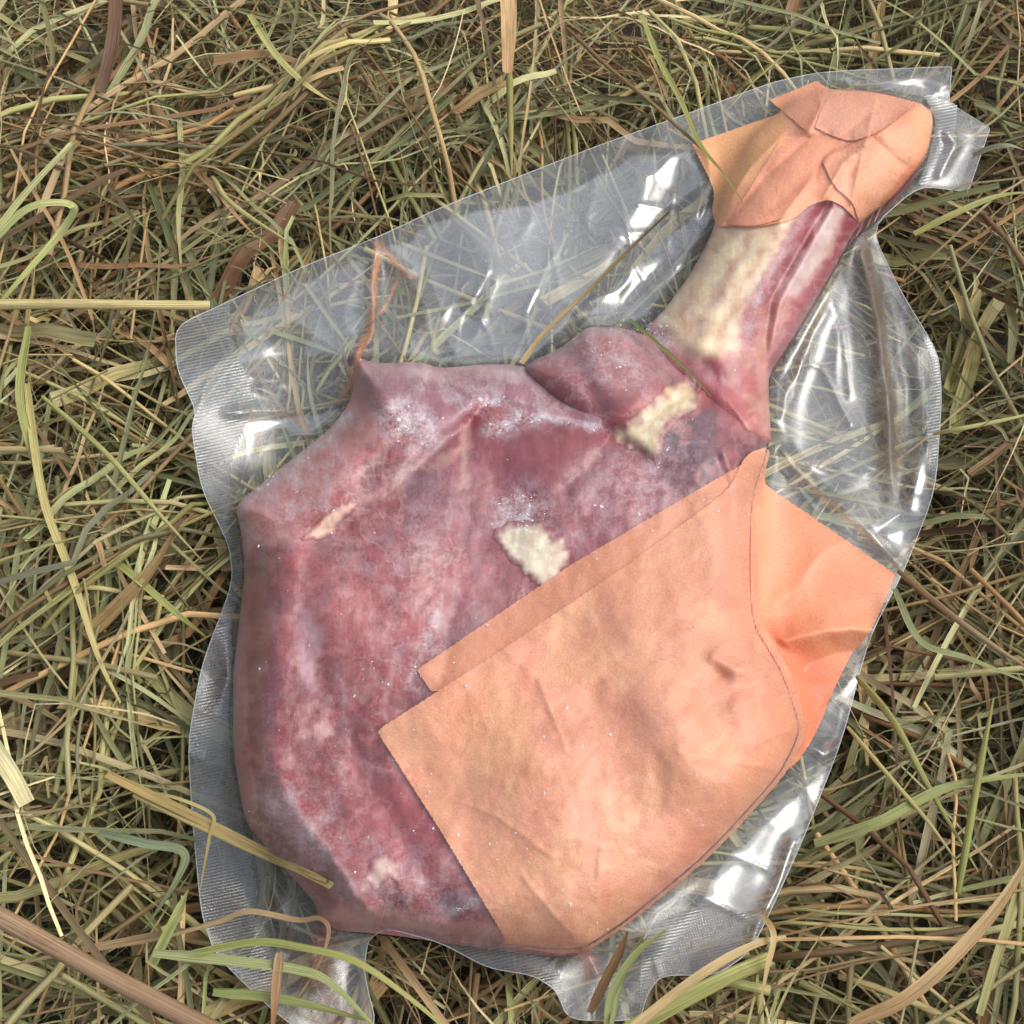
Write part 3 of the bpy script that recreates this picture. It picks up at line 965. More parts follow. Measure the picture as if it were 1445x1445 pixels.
# ---------------------------------------------------------------- the leg of meat
meat = thing('leg_of_meat', 'frozen bone-in leg of raw red meat with frost and fat patches inside the bag', 'meat', at(720, 850, 0.002))


def closed_from(px, py, q, zt):
    """close a top surface with a rounded underside"""
    n = len(px)
    top = at(px, py, zt)
    bot = top.copy()
    bot[:, 2] = 0.0045
    e = np.sort(np.vstack([q[:, [0, 1]], q[:, [1, 2]], q[:, [2, 3]], q[:, [3, 0]]]), 1)
    und, cnt = np.unique(e, axis=0, return_counts=True)
    rim = set(map(tuple, und[cnt == 1]))
    # directed rim edges
    de = np.vstack([q[:, [0, 1]], q[:, [1, 2]], q[:, [2, 3]], q[:, [3, 0]]])
    side = [(b, a, a + n, b + n) for a, b in de if (min(a, b), max(a, b)) in rim]
    F = np.vstack([q, q[:, ::-1] + n, np.array(side)])
    return np.vstack([top, bot]), F


def ell(px, py, cx, cy, rx, ry, an=0.0, soft=0.5):
    a = R(an); ca, sa = math.cos(a), math.sin(a)
    u = ((px - cx) * ca + (py - cy) * sa) / rx; v = (-(px - cx) * sa + (py - cy) * ca) / ry
    return smooth(1 + soft, 1 - soft, np.sqrt(u * u + v * v))


def paint(px, py, base, ops, warp=26):
    C = np.ones((len(px), 3)) * srgb(*base)
    wx = px + warp * (fbm(px, py, 42, 4, 3) - 0.5) + 8 * (fbm(px, py, 9, 2, 4) - 0.5)
    wy = py + warp * (fbm(px, py, 42, 4, 5) - 0.5) + 8 * (fbm(px, py, 9, 2, 6) - 0.5)
    for op in ops:
        if op[0] == 'e':
            _, c, al, cx, cy, rx, ry, an, sf = op
            m = ell(wx, wy, cx, cy, rx, ry, an, sf)
        elif op[0] == 'l':
            _, c, al, pts, w, sf = op
            m = smooth(w * (1 + sf), w * (1 - sf), dline(wx, wy, pts))
        elif op[0] == 'p':
            _, c, al, pts, sf = op
            m = smooth(-sf, sf, sdf(wx, wy, np.array(pts, float)))
        elif op[0] == 'n':
            _, c, al, sc, lo, hi, sd_ = op
            m = smooth(lo, hi, fbm(px, py, sc, 4, sd_))
        C = C + (srgb(*c) - C) * (m * al)[:, None]
    return C


def frost_mask(px, py, ops):
    f = np.zeros(len(px))
    wx = px + 24 * (fbm(px, py, 30, 4, 7) - 0.5); wy = py + 24 * (fbm(px, py, 30, 4, 8) - 0.5)
    for op in ops:
        if op[0] == 'e':
            _, a, cx, cy, rx, ry, an, sf = op
            f = np.maximum(f, a * ell(wx, wy, cx, cy, rx, ry, an, sf))
        else:
            _, a, pts, w = op
            f = np.maximum(f, a * np.exp(-(dline(wx, wy, pts) / w) ** 2))
    return f


BODY_PAINT = [
    ('p', (92, 56, 78), 0.9, [(940, 605), (1000, 575), (1092, 622), (1040, 668), (960, 720), (925, 680), (922, 650)], 14), ('n', (132, 50, 58), 0.5, 90, 0.45, 0.7, 3), ('n', (186, 108, 110), 0.5, 60, 0.52, 0.72, 6), ('n', (112, 50, 62), 0.6, 36, 0.54, 0.7, 11),
    ('e', (146, 46, 54), 0.8, 420, 1080, 90, 150, 5, 0.7),
    ('e', (190, 104, 106), 0.7, 560, 840, 130, 120, 20, 0.7),
    ('n', (206, 140, 140), 0.45, 20, 0.57, 0.7, 9), ('n', (116, 42, 52), 0.5, 13, 0.58, 0.74, 12),
    ('e', (150, 68, 82), 0.85, 790, 650, 120, 50, 10, 0.6), ('e', (166, 100, 112), 0.6, 730, 760, 90, 90, 0, 0.7),
    ('e', (122, 66, 84), 0.6, 610, 720, 50, 90, 20, 0.7),
    ('e', (160, 86, 100), 0.6, 880, 720, 80, 60, -30, 0.6), ('e', (120, 80, 94), 0.7, 640, 930, 40, 90, 20, 0.7),
    ('p', (208, 138, 134), 0.85, [(325, 715), (503, 510), (552, 570), (500, 660), (430, 755), (350, 780)], 16),
    ('l', (196, 172, 172), 0.75, [(335, 705), (420, 640), (485, 588)], 14, 0.8),
    ('l', (170, 60, 60), 0.7, [(400, 790), (440, 750), (480, 715)], 14, 0.8),
    ('p', (160, 110, 126), 0.85, [(510, 512), (740, 512), (850, 570), (870, 604), (760, 592), (690, 570), (600, 640), (550, 580)], 12),
    ('l', (206, 176, 176), 0.6, [(520, 518), (640, 528), (740, 526), (830, 560)], 9, 0.9),
    ('e', (104, 52, 72), 0.6, 525, 550, 18, 34, 10, 0.7),
    ('l', (166, 52, 58), 0.6, [(690, 575), (668, 600), (650, 630)], 9, 0.8),
    ('l', (202, 160, 146), 0.7, [(665, 615), (620, 655), (575, 655), (560, 690)], 7, 0.8),
    ('e', (132, 74, 90), 0.7, 590, 680, 34, 30, 0, 0.5),
    ('l', (205, 166, 160), 0.6, [(660, 610), (658, 680)], 5, 0.8), ('l', (200, 150, 150), 0.5, [(640, 800), (650, 840)], 4, 0.8),
    ('l', (200, 152, 150), 0.65, [(560, 930), (548, 970), (545, 1010)], 5, 0.8),
    ('e', (176, 128, 146), 0.75, 432, 918, 13, 52, -6, 0.5), ('e', (204, 172, 176), 0.6, 440, 900, 9, 36, -8, 0.6),
    ('e', (200, 152, 152), 0.65, 425, 1002, 10, 17, 0, 0.5), ('e', (200, 152, 152), 0.6, 430, 1032, 11, 12, 0, 0.5), ('e', (206, 160, 158), 0.7, 455, 1028, 10, 16, 0, 0.5),
    ('l', (206, 136, 138), 0.55, [(480, 960), (500, 1060), (540, 1160)], 9, 0.9),
    ('l', (198, 160, 160), 0.5, [(565, 1070), (590, 1120)], 10, 0.8),
    ('e', (176, 84, 94), 0.6, 570, 1160, 70, 80, 30, 0.6),
    ('p', (160, 130, 132), 0.7, [(345, 1085), (400, 1120), (470, 1200), (530, 1300), (505, 1310), (440, 1220), (352, 1160)], 14),
    ('p', (122, 60, 52), 0.7, [(345, 1120), (400, 1160), (440, 1270), (360, 1200)], 10),
    ('l', (204, 150, 146), 0.7, [(450, 1302), (540, 1296), (640, 1310), (720, 1325)], 16, 0.7),
    ('e', (128, 76, 94), 0.6, 650, 1270, 44, 12, -25, 0.7),
    ('l', (168, 116, 110), 0.8, [(340, 740), (338, 900), (332, 1060), (346, 1160)], 13, 0.6),
    ('l', (150, 100, 92), 0.6, [(372, 800), (366, 900), (364, 1010), (380, 1110)], 12, 0.8),
]
BODY_FROST = [
    ('e', 1.0, 575, 598, 44, 30, 30, 0.8), ('l', 1.0, [(690, 605), (730, 592), (765, 592)], 11), ('l', 0.8, [(765, 594), (850, 606)], 7),
    ('l', 0.9, [(660, 575), (690, 572), (715, 566)], 8), ('e', 0.9, 735, 725, 40, 34, -30, 0.9), ('e', 0.45, 420, 690, 120, 60, -50, 0.7),
    ('e', 0.4, 700, 545, 180, 32, 6, 0.7), ('l', 0.6, [(620, 850), (600, 920), (580, 960)], 9), ('l', 0.5, [(480, 960), (498, 1060)], 6),
    ('e', 0.22, 560, 800, 150, 150, 0, 0.8), ('e', 0.34, 430, 1160, 50, 100, -30, 0.7), ('e', 0.30, 880, 690, 120, 60, -30, 0.8),
    ('l', 0.7, [(345, 708), (420, 650), (490, 592)], 10), ('l', 0.7, [(640, 1290), (680, 1262)], 9), ('e', 0.35, 600, 1260, 110, 60, 30, 0.8),
    ('e', 0.14, 450, 1000, 120, 200, 0, 0.8),
]
px, py, q = grid_in(BODY, 2.6)
zt, dd = z_body(px, py)
zt = np.maximum(zt, 0.006)
V, F = closed_from(px, py, q, zt)
cb = np.array([0.86, 0.75, 0.74]) * paint(px, py, (152, 66, 68), BODY_PAINT); fb = frost_mask(px, py, BODY_FROST)
uvb = np.c_[px, 1445 - py] / 1445
body = mesh_obj('muscle', V, F, M_MEAT, meat, uv=np.vstack([uvb, uvb]), cols={'Col': np.vstack([cb, cb])}, floats={'frost': np.r_[fb, fb]})

HUMP_PAINT = [
    ('n', (196, 130, 128), 0.6, 40, 0.5, 0.7, 3), ('e', (150, 80, 90), 0.7, 830, 545, 40, 30, 30, 0.7), ('e', (176, 124, 124), 0.7, 860, 495, 60, 30, 20, 0.7),
    ('p', (96, 62, 84), 0.95, [(945, 600), (1000, 575), (1092, 622), (1040, 665), (940, 690), (925, 650)], 12),
    ('l', (166, 116, 130), 0.6, [(1000, 575), (1090, 622)], 7, 0.8),
    ('l', (178, 70, 66), 0.7, [(870, 596), (920, 575), (935, 560)], 10, 0.8),
    ('e', (150, 84, 98), 0.7, 880, 680, 60, 30, -30, 0.6),
    ('l', (150, 120, 126), 0.7, [(750, 512), (830, 464), (900, 472), (960, 520)], 8, 0.8),
]
HUMP_FROST = [('e', 0.45, 850, 500, 90, 40, 20, 0.7), ('l', 0.8, [(930, 660), (945, 620)], 6), ('l', 0.5, [(1000, 580), (1080, 625)], 8), ('e', 0.3, 1000, 630, 70, 40, 20, 0.8)]
px, py, q = grid_in(HUMP, 2.6)
zt = np.maximum(z_hump(px, py)[0], 0.006)
V, F = closed_from(px, py, q, zt)
cb = np.array([0.88, 0.76, 0.76]) * paint(px, py, (160, 94, 100), HUMP_PAINT); fb = frost_mask(px, py, HUMP_FROST); uvb = np.c_[px, 1445 - py] / 1445
mesh_obj('shoulder_muscle', V, F, M_MEAT, meat, uv=np.vstack([uvb, uvb]), cols={'Col': np.vstack([cb, cb])}, floats={'frost': np.r_[fb, fb]})

SHANK_PAINT = [
    ('n', (186, 96, 96), 0.6, 36, 0.45, 0.7, 3),
    ('p', (234, 212, 168), 0.95, [(925, 455), (980, 380), (1012, 315), (1130, 300), (1090, 380), (1050, 440), (1040, 500), (985, 505), (945, 480)], 12),
    ('n', (232, 214, 176), 0.3, 24, 0.5, 0.7, 5), ('n', (214, 160, 132), 0.25, 40, 0.57, 0.75, 14), ('l', (200, 130, 112), 0.45, [(1060, 330), (1010, 420), (970, 470)], 5, 0.9), ('l', (214, 160, 124), 0.5, [(1100, 320), (1050, 400), (1010, 480)], 7, 0.9), ('l', (188, 150, 112), 0.4, [(1020, 330), (980, 410), (950, 450)], 6, 0.9),
    ('l', (206, 160, 120), 0.6, [(960, 450), (1010, 470), (1050, 430)], 9, 0.9),
    ('l', (150, 50, 64), 0.9, [(1150, 290), (1105, 370), (1070, 430), (1060, 470)], 15, 0.6),
    ('l', (210, 186, 176), 0.85, [(1182, 305), (1150, 362), (1122, 405)], 12, 0.6),
    ('l', (214, 150, 138), 0.7, [(1115, 400), (1095, 450), (1082, 520)], 10, 0.7),
    ('l', (150, 50, 66), 0.85, [(1205, 318), (1168, 385), (1112, 480), (1092, 520)], 9, 0.6),
    ('l', (226, 178, 176), 0.8, [(1172, 288), (1135, 360), (1098, 425)], 2.5, 0.8),
    ('e', (140, 66, 82), 0.8, 925, 478, 40, 18, 40, 0.7), ('e', (176, 66, 70), 0.75, 1030, 535, 36, 30, 40, 0.7),
    ('e', (150, 84, 96), 0.7, 990, 525, 40, 16, 40, 0.7), ('l', (196, 130, 112), 0.8, [(1078, 440), (1076, 520), (1082, 590)], 7, 0.7),
]
SHANK_FROST = [('e', 0.9, 925, 462, 34, 18, 40, 0.9), ('e', 0.3, 1060, 420, 80, 120, 20, 0.8)]
px, py, q = grid_in(SHANK, 2.6)
zt = np.maximum(z_shank(px, py)[0], 0.006)
V, F = closed_from(px, py, q, zt)
cb = paint(px, py, (172, 78, 82), SHANK_PAINT, 16); fb = frost_mask(px, py, SHANK_FROST); uvb = np.c_[px, 1445 - py] / 1445
mesh_obj('shank', V, F, M_MEAT, meat, uv=np.vstack([uvb, uvb]), cols={'Col': np.vstack([cb, cb])}, floats={'frost': np.r_[fb, fb]})


def ragged(pts, amp, seed):
    g = np.random.default_rng(seed)
    P = rounded(pts, 4)
    out = []
    for a, b in zip(P, np.roll(P, -1, 0)):
        n = max(1, int(np.hypot(*(b - a)) / 5))
        out += [a + (b - a) * k / n + g.normal(0, amp, 2) for k in range(n)]
    return np.array(out)


FATS = [
    ('cream fat lump on the middle of the leg', [(690, 752), (722, 734), (756, 732), (780, 746), (806, 774), (806, 800), (784, 820), (760, 830), (744, 812), (722, 794)], 2.4, (230, 218, 186), 0.0013),
    ('long cream fat seam below the shank', [(1002, 562), (976, 528), (955, 528), (935, 548), (900, 585), (860, 604), (870, 625), (908, 645), (938, 660), (934, 628), (952, 596)], 2.0, (224, 202, 158), 0.0012),
    ('pale fat patch near the bottom', [(520, 1212), (540, 1200), (562, 1214), (568, 1240), (566, 1262), (552, 1236), (530, 1262), (514, 1240)], 1.6, (212, 178, 164), 0.0007),
    ('pale fat strip near the left corner', [(420, 762), (460, 724), (496, 704), (510, 712), (480, 740), (470, 758), (440, 764)], 2.2, (224, 178, 152), 0.0012),
]
for i, (lb, pts, amp, c, h) in enumerate(FATS):
    bw = (13, 18, 15, 9)[i]
    poly = ragged(pts, amp, 40 + i)
    px, py, q = grid_in(poly, 2.4)
    zs, _ = z_solid(px, py)
    d = sdf(px, py, poly)
    zt = zs - 0.0002 + (h + 0.0005 * (fbm(px, py, 22, 2, 4) - 0.5)) * np.minimum(prof(np.maximum(d, 0), 12), 1)
    zt = np.minimum(zt, zs + 0.0015)
    top = at(px, py, zt)
    C = paint(px, py, c, [('n', tuple(int(v * 0.92) for v in c), 0.5, 18, 0.45, 0.7, 2), ('n', (240, 232, 214), 0.5, 9, 0.5, 0.7, 6)], 10)
    U0 = np.array([0.86, 0.75, 0.74]) * paint(px, py, (152, 66, 68), BODY_PAINT)
    U1 = np.array([0.88, 0.76, 0.76]) * paint(px, py, (160, 94, 100), HUMP_PAINT)
    U0 = np.where((z_hump(px, py)[0] > z_body(px, py)[0])[:, None], U1, U0)
    C = U0 + (C - U0) * smooth(0, bw, d + 1.1 * bw * (fbm(px, py, 12, 3, 8) - 0.5))[:, None]
    # closed underneath, sunk in the muscle
    bot = at(px, py, np.minimum(zs - 0.0015, zt - 0.0005))
    n = len(px)
    o = mesh_obj('fat_patch', np.vstack([top, bot]), np.vstack([q, q[:, ::-1] + n]), M_MEAT, meat, uv=np.vstack([np.c_[px, 1445 - py] / 1445] * 2),
                 cols={'Col': np.vstack([C, C])}, floats={'frost': np.full(2 * n, 0.12)})
    o['label'] = lb

# ---------------------------------------------------------------- paper
def paper(name, label, outline, off, base, ops, extra=None):
    px, py, q = grid_in(outline, 3.0)
    z, d = z_film(px, py)
    z = z - off
    if extra is not None:
        z = z + extra(px, py)
    C = paint(px, py, base, ops, 18)
    V = at(px, py, z)
    ctr = V.mean(0); ctr[2] = V[:, 2].min()
    o = mesh_obj(name, V - ctr, q, M_PAPER, None, uv=np.c_[px, 1445 - py] / 1445, cols={'Col': C})
    o.location = ctr
    return tag(o, label, 'paper')


PAPER_MAIN = [('n', (212, 142, 110), 0.4, 85, 0.5, 0.66, 13), ('n', (214, 128, 100), 0.4, 30, 0.56, 0.7, 15),('n', (226, 158, 116), 0.5, 70, 0.45, 0.7, 2), ('n', (252, 196, 150), 0.4, 40, 0.5, 0.7, 7),
              ('e', (214, 150, 116), 0.55, 690, 1170, 40, 150, -35, 0.8), ('e', (214, 146, 112), 0.5, 960, 820, 100, 200, 0, 0.9),
              ('e', (248, 172, 122), 0.4, 660, 1010, 70, 60, 0, 0.8), ('e', (206, 146, 112), 0.5, 580, 1040, 26, 50, -35, 0.6),
              ('e', (240, 150, 112), 0.5, 1080, 1050, 50, 60, 0, 0.8), ('e', (170, 110, 80), 0.6, 752, 1146, 3, 4, 0, 0.5), ('e', (170, 110, 80), 0.5, 708, 1112, 3, 3, 0, 0.5)]
paper('paper_sheet', 'large square peach paper sheet covering the lower right half of the meat', MAIN, 0.0008, (240, 165, 134), PAPER_MAIN)
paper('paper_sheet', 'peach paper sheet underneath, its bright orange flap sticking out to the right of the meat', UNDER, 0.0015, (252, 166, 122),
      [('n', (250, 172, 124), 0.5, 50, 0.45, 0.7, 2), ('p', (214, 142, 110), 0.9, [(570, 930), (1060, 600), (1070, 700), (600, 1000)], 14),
       ('l', (236, 116, 70), 0.6, [(1090, 900), (1150, 960), (1140, 1040)], 30, 0.8), ('e', (250, 168, 124), 0.6, 1130, 780, 80, 70, 30, 0.8)])  # deep orange line paints the shaded side of the flap's fold ridge
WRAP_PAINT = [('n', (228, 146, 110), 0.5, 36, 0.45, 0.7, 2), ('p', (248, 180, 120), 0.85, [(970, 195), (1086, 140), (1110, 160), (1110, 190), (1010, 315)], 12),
              ('e', (226, 160, 132), 0.6, 1180, 160, 70, 30, 0, 0.7), ('l', (222, 132, 100), 0.55, [(1090, 300), (1150, 240), (1165, 220), (1240, 190)], 5, 0.9),  # darker lines paint crease shade along the pleats to sharpen them
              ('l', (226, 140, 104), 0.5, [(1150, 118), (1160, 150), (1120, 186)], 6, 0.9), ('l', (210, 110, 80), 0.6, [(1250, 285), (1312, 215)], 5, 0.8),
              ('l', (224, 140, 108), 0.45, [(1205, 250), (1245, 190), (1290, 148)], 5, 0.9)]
wrap = thing('paper_wrap', 'crumpled peach paper wrapped round the end of the shank at the top right', 'paper', at(1160, 220, 0.01))


def wrap_piece(name, outline, off, base, tilt=(0, 0)):
    px, py, q = grid_in(outline, 2.6)
    z = z_film(px, py)[0] - off
    c = outline.mean(0)
    d = sdf(px, py, outline)
    z = z + ((px - c[0]) * tilt[0] + (py - c[1]) * tilt[1]) * 1e-5 + 0.0002 * np.exp(-d / 5)
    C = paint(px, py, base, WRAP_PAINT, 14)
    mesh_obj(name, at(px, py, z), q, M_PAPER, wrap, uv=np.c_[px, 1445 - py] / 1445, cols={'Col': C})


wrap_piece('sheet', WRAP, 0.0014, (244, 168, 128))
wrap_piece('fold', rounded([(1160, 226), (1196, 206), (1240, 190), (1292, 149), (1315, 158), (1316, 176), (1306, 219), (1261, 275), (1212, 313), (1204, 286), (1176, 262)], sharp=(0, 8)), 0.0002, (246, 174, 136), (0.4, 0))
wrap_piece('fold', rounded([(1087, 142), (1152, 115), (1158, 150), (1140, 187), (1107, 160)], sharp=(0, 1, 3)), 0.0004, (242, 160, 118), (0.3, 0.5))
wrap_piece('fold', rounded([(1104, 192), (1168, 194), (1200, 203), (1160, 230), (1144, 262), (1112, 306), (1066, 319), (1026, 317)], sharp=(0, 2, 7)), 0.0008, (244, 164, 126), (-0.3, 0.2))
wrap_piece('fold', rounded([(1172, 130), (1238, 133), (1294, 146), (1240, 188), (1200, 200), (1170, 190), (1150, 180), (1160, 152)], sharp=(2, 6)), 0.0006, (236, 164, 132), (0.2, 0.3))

# ---------------------------------------------------------------- frost crystals
ops = BODY_FROST + HUMP_FROST + SHANK_FROST
g = np.random.default_rng(5)
sx = g.uniform(330, 1330, 260000); sy = g.uniform(120, 1345, 260000)
fm = frost_mask(sx, sy, ops)
fm = fm * smooth(0.42, 0.62, fbm(sx, sy, 16, 4, 9))
fm = np.where(fm > 0.42, fm, 0) ** 2
sdm = sdf(sx, sy, MAIN)
keep = (g.random(len(sx)) < fm * 0.75)
keep |= (sdm > 4) & (g.random(len(sx)) < 0.0009)
keep |= (sdf(sx, sy, SHANK) > 10) & (g.random(len(sx)) < 0.002)
keep |= (np.hypot((sx - 835) / 22, (sy - 1372) / 34) < 1) & (g.random(len(sx)) < 0.5)
keep |= (np.hypot((sx - 905) / 60, (sy - 455) / 22) < 1) & (g.random(len(sx)) < 0.16)
keep |= (sdf(sx, sy, BODY) > 0) & (fbm(sx, sy, 40, 3, 3) > 0.55) & (g.random(len(sx)) < 0.010)
fx, fy = sx[keep], sy[keep]
zf, _ = z_film(fx, fy)
ctr = at(fx, fy, zf - 0.0005)
n = len(fx)
sz = 0.00012 + 0.00050 * g.random(n) ** 5
dirs = g.normal(0, 1, (n, 6, 3)) * np.array([1, 1, 0.5])
dirs /= np.linalg.norm(dirs, axis=2, keepdims=True)
Vc = (ctr[:, None] + dirs * (sz[:, None] * g.uniform(0.4, 1.5, (n, 6)))[..., None]).reshape(-1, 3)
tri = np.array([(0, 1, 2), (1, 2, 3), (2, 3, 4), (3, 4, 5), (0, 2, 4), (1, 3, 5)])
Fc = (np.arange(n)[:, None, None] * 6 + tri[None]).reshape(-1, 3)
tag(mesh_obj('frost', Vc, Fc, M_FROST, meat, sm=False), kind='stuff')


# ---------------------------------------------------------------- single stalks that stand out
def stalk(name, label, pts, w, c, c2=None, kind='blade', z=0.012, taper=(0.7, 0.25), roll=0.2, twist=0.5, fold=0.35, group=None, cat=None):
    P0 = np.array([(p[0], p[1], p[2] if len(p) > 2 else z) for p in pts], float)
    P0 = spline(P0, 9)
    if P0[:, 2].max() > 0.005:
        on = sdf(P0[:, 0], P0[:, 1], BAG)
        zt_ = z_film(P0[:, 0], P0[:, 1])[0] + 0.0012
        P0[:, 2] = np.where(on > 0, np.maximum(P0[:, 2], zt_), P0[:, 2])
    V0 = at(P0[:, 0], P0[:, 1], P0[:, 2])
    Sg = len(V0); t = np.linspace(0, 1, Sg)
    wd = w * px_size(V0) * np.interp(t, [0, 0.15, 0.6, 1], [taper[0], 1, 0.92, taper[1]])
    c = srgb(*c); c2 = srgb(*c2) if c2 else c * 0.85
    C = c[None] * (1 - t[:, None]) + c2[None] * t[:, None]
    L = np.linalg.norm(np.diff(V0, axis=0), axis=1).sum()
    o_ = V0[0].copy()
    P = (V0 - o_)[None]
    if kind == 'blade':
        V, F, cc, u = ribbon_mesh(P, wd[None], (roll + twist * (t - 0.5))[None], C[None], np.array([L]), fold)
    else:
        V, F, cc, u = tube_mesh(P, wd[None], C[None], np.array([L]), 8)
        # close the ends
    o = mesh_obj(name, V, F, M_HAY, None, uv=u + np.array([0, (len(bpy.data.objects) * 3.7) % 31]), cols={'Col': cc})
    o.location = o_
    return tag(o, label, cat or ('stalk' if kind == 'stem' else 'grass blade'), group)


TAN_, PALE, GRN, LGRN, BRN, DBRN, YEL = (196, 164, 112), (214, 198, 146), (140, 146, 84), (172, 178, 118), (150, 112, 74), (104, 80, 54), (198, 186, 118)
stalk('hay_stalk', 'thick brown straw stalk with a swollen node at the bottom left corner', [(-60, 1262, 0.05), (20, 1305, 0.055), (120, 1360, 0.055), (320, 1465, 0.05)], 28, (178, 148, 114), (150, 120, 90), 'stem', taper=(1, 1))
stalk('hay_stalk', 'split tan straw lying across the left sealed margin onto the meat', [(150, 1092, 0.022), (270, 1150, 0.03), (370, 1200, 0.034), (468, 1250, 0.04)], 14, (186, 160, 100), (204, 180, 120), taper=(0.8, 0.8), twist=0.1)
stalk('hay_stalk', 'second pale straw just under the split tan one on the left margin', [(190, 1122, 0.022), (280, 1166, 0.03), (380, 1212, 0.034), (462, 1244, 0.038)], 8, (206, 188, 122), (186, 164, 104), 'stem', taper=(1, 0.8))
stalk('grass_blade', 'thin yellow blade hanging from the split straw over the left margin', [(215, 1118, 0.03), (255, 1128, 0.036), (300, 1150, 0.034), (296, 1180, 0.032), (288, 1225, 0.026), (282, 1258, 0.022)], 5, YEL, TAN_)
stalk('grass_blade', 'curled brown ribbon of dry leaf bent over at the bottom of the left margin', [(240, 1320, 0.022), (310, 1300, 0.03), (352, 1286, 0.036), (420, 1298, 0.036), (452, 1296, 0.038), (464, 1316, 0.034), (446, 1368, 0.028), (398, 1440, 0.02)], 8, (196, 170, 122), (176, 138, 104), twist=1.4)
stalk('grass_blade', 'long green blade arching along the bottom edge below the meat', [(250, 1350, 0.028), (355, 1330, 0.036), (420, 1336, 0.038), (500, 1356, 0.036), (570, 1402, 0.032), (640, 1460, 0.026)], 11, (150, 156, 84), (170, 170, 100), taper=(0.8, 0.4))
stalk('grass_blade', 'wide pale green blade running beneath the arching one at the bottom left', [(215, 1345, 0.026), (310, 1354, 0.032), (420, 1368, 0.032), (470, 1390, 0.03), (530, 1450, 0.024)], 15, (168, 174, 120), (150, 158, 98))
stalk('grass_blade', 'green blade flat along the bottom edge left of centre', [(300, 1400, 0.02), (400, 1410, 0.024), (520, 1440, 0.022)], 14, (150, 158, 96), GRN)
stalk('hay_stalk', 'short upright brown stub at the bottom left of centre', [(394, 1345, 0.036), (390, 1390, 0.03), (384, 1460, 0.02)], 14, (196, 160, 116), BRN)
stalk('grass_blade', 'bright green blade rising left of the left margin near the bottom', [(215, 1360, 0.02), (250, 1290, 0.03), (266, 1255, 0.036)], 16, (176, 184, 112), (196, 196, 124), taper=(0.9, 0.12))
stalk('grass_blade', 'grey green folded blade left of the sealed margin near the bottom', [(140, 1175, 0.02), (205, 1190, 0.026), (258, 1202, 0.028), (250, 1240, 0.024), (205, 1310, 0.016)], 13, (140, 152, 116), (128, 140, 100), twist=1.5)
stalk('grass_blade', 'green blade sticking up in front of the bottom sealed margin, left of a pair', [(856, 1460, 0.026), (864, 1400, 0.036), (898, 1345, 0.042), (940, 1312, 0.044)], 12, (166, 174, 116), (150, 158, 92))
stalk('grass_blade', 'thin green blade beside the taller one in front of the bottom margin', [(862, 1452, 0.03), (874, 1392, 0.034), (890, 1350, 0.038), (910, 1318, 0.04)], 8, (156, 166, 104), (140, 150, 84))
stalk('grass_blade', 'brown dry leaf standing behind the green pair at the bottom', [(832, 1430, 0.022), (856, 1380, 0.03), (876, 1340, 0.034), (886, 1314, 0.036)], 14, (150, 116, 76), (140, 110, 66), taper=(0.6, 0.15))
stalk('hay_stalk', 'long tan straw curving from the bottom centre up towards the right', [(880, 1462, 0.036), (940, 1412, 0.04), (1000, 1368, 0.042), (1062, 1334, 0.036), (1110, 1322, 0.03)], 14, (202, 176, 124), (196, 172, 122), taper=(1, 0.5))
stalk('hay_stalk', 'thick ribbed green stem lying next to the curving tan straw', [(862, 1470, 0.026), (930, 1430, 0.03), (1020, 1382, 0.032), (1088, 1352, 0.03)], 24, (158, 160, 92), (176, 176, 108), taper=(1, 0.9))
stalk('hay_stalk', 'short green cut end of stem right of the bottom margin', [(1010, 1380, 0.022), (1050, 1390, 0.026), (1086, 1398, 0.026)], 15, (172, 172, 106), (180, 176, 112), 'stem', taper=(1, 1))
stalk('grass_blade', 'dangling pale leaf at the right of the bottom sealed margin', [(1076, 1290, 0.03), (1092, 1320, 0.036), (1082, 1370, 0.034), (1070, 1430, 0.028)], 9, (196, 178, 126), TAN_, twist=1.2)
stalk('grass_blade', 'broad brown leaf running to the bottom right corner', [(1200, 1445, 0.02), (1290, 1400, 0.028), (1400, 1290, 0.03), (1470, 1180, 0.03)], 20, (176, 140, 96), (200, 170, 120), twist=0.8)
stalk('grass_blade', 'looped pale yellow blade folded over at the left edge, upper part', [(-20, 352, 0.03), (30, 300, 0.042), (70, 286, 0.046), (104, 293, 0.046), (84, 330, 0.036), (30, 392, 0.03), (-20, 450, 0.02)], 13, (196, 198, 128), (180, 182, 112), twist=1.0)
stalk('grass_blade', 'pale green blade hooking up near the left edge above the loop', [(-10, 330, 0.03), (40, 268, 0.036), (90, 214, 0.042), (104, 200, 0.04), (96, 232, 0.03)], 12, (190, 190, 130), (200, 194, 134))
stalk('hay_stalk', 'long straight pale straw pointing level at the upper left corner of the bag', [(-30, 430, 0.026), (80, 429, 0.03), (180, 430, 0.03), (296, 431, 0.022)], 15, (204, 186, 128), (210, 192, 134), 'stem', taper=(1, 0.9))
stalk('grass_blade', 'long yellowish blade hanging down the left side, bent at its middle', [(38, 540, 0.026), (50, 640, 0.034), (66, 720, 0.036), (104, 820, 0.032), (140, 930, 0.026), (170, 992, 0.02)], 12, (188, 176, 110), (200, 184, 122))
stalk('grass_blade', 'upright green blade beside the bent yellowish one at the left', [(40, 460, 0.03), (28, 560, 0.032), (52, 660, 0.03), (70, 740, 0.024)], 13, (150, 152, 86), (164, 162, 96))
stalk('hay_stalk', 'bleached broken straw end at the left edge, low down', [(-20, 1040, 0.03), (14, 1090, 0.034), (38, 1134, 0.03)], 26, (222, 212, 164), (210, 196, 144), taper=(1, 0.9))
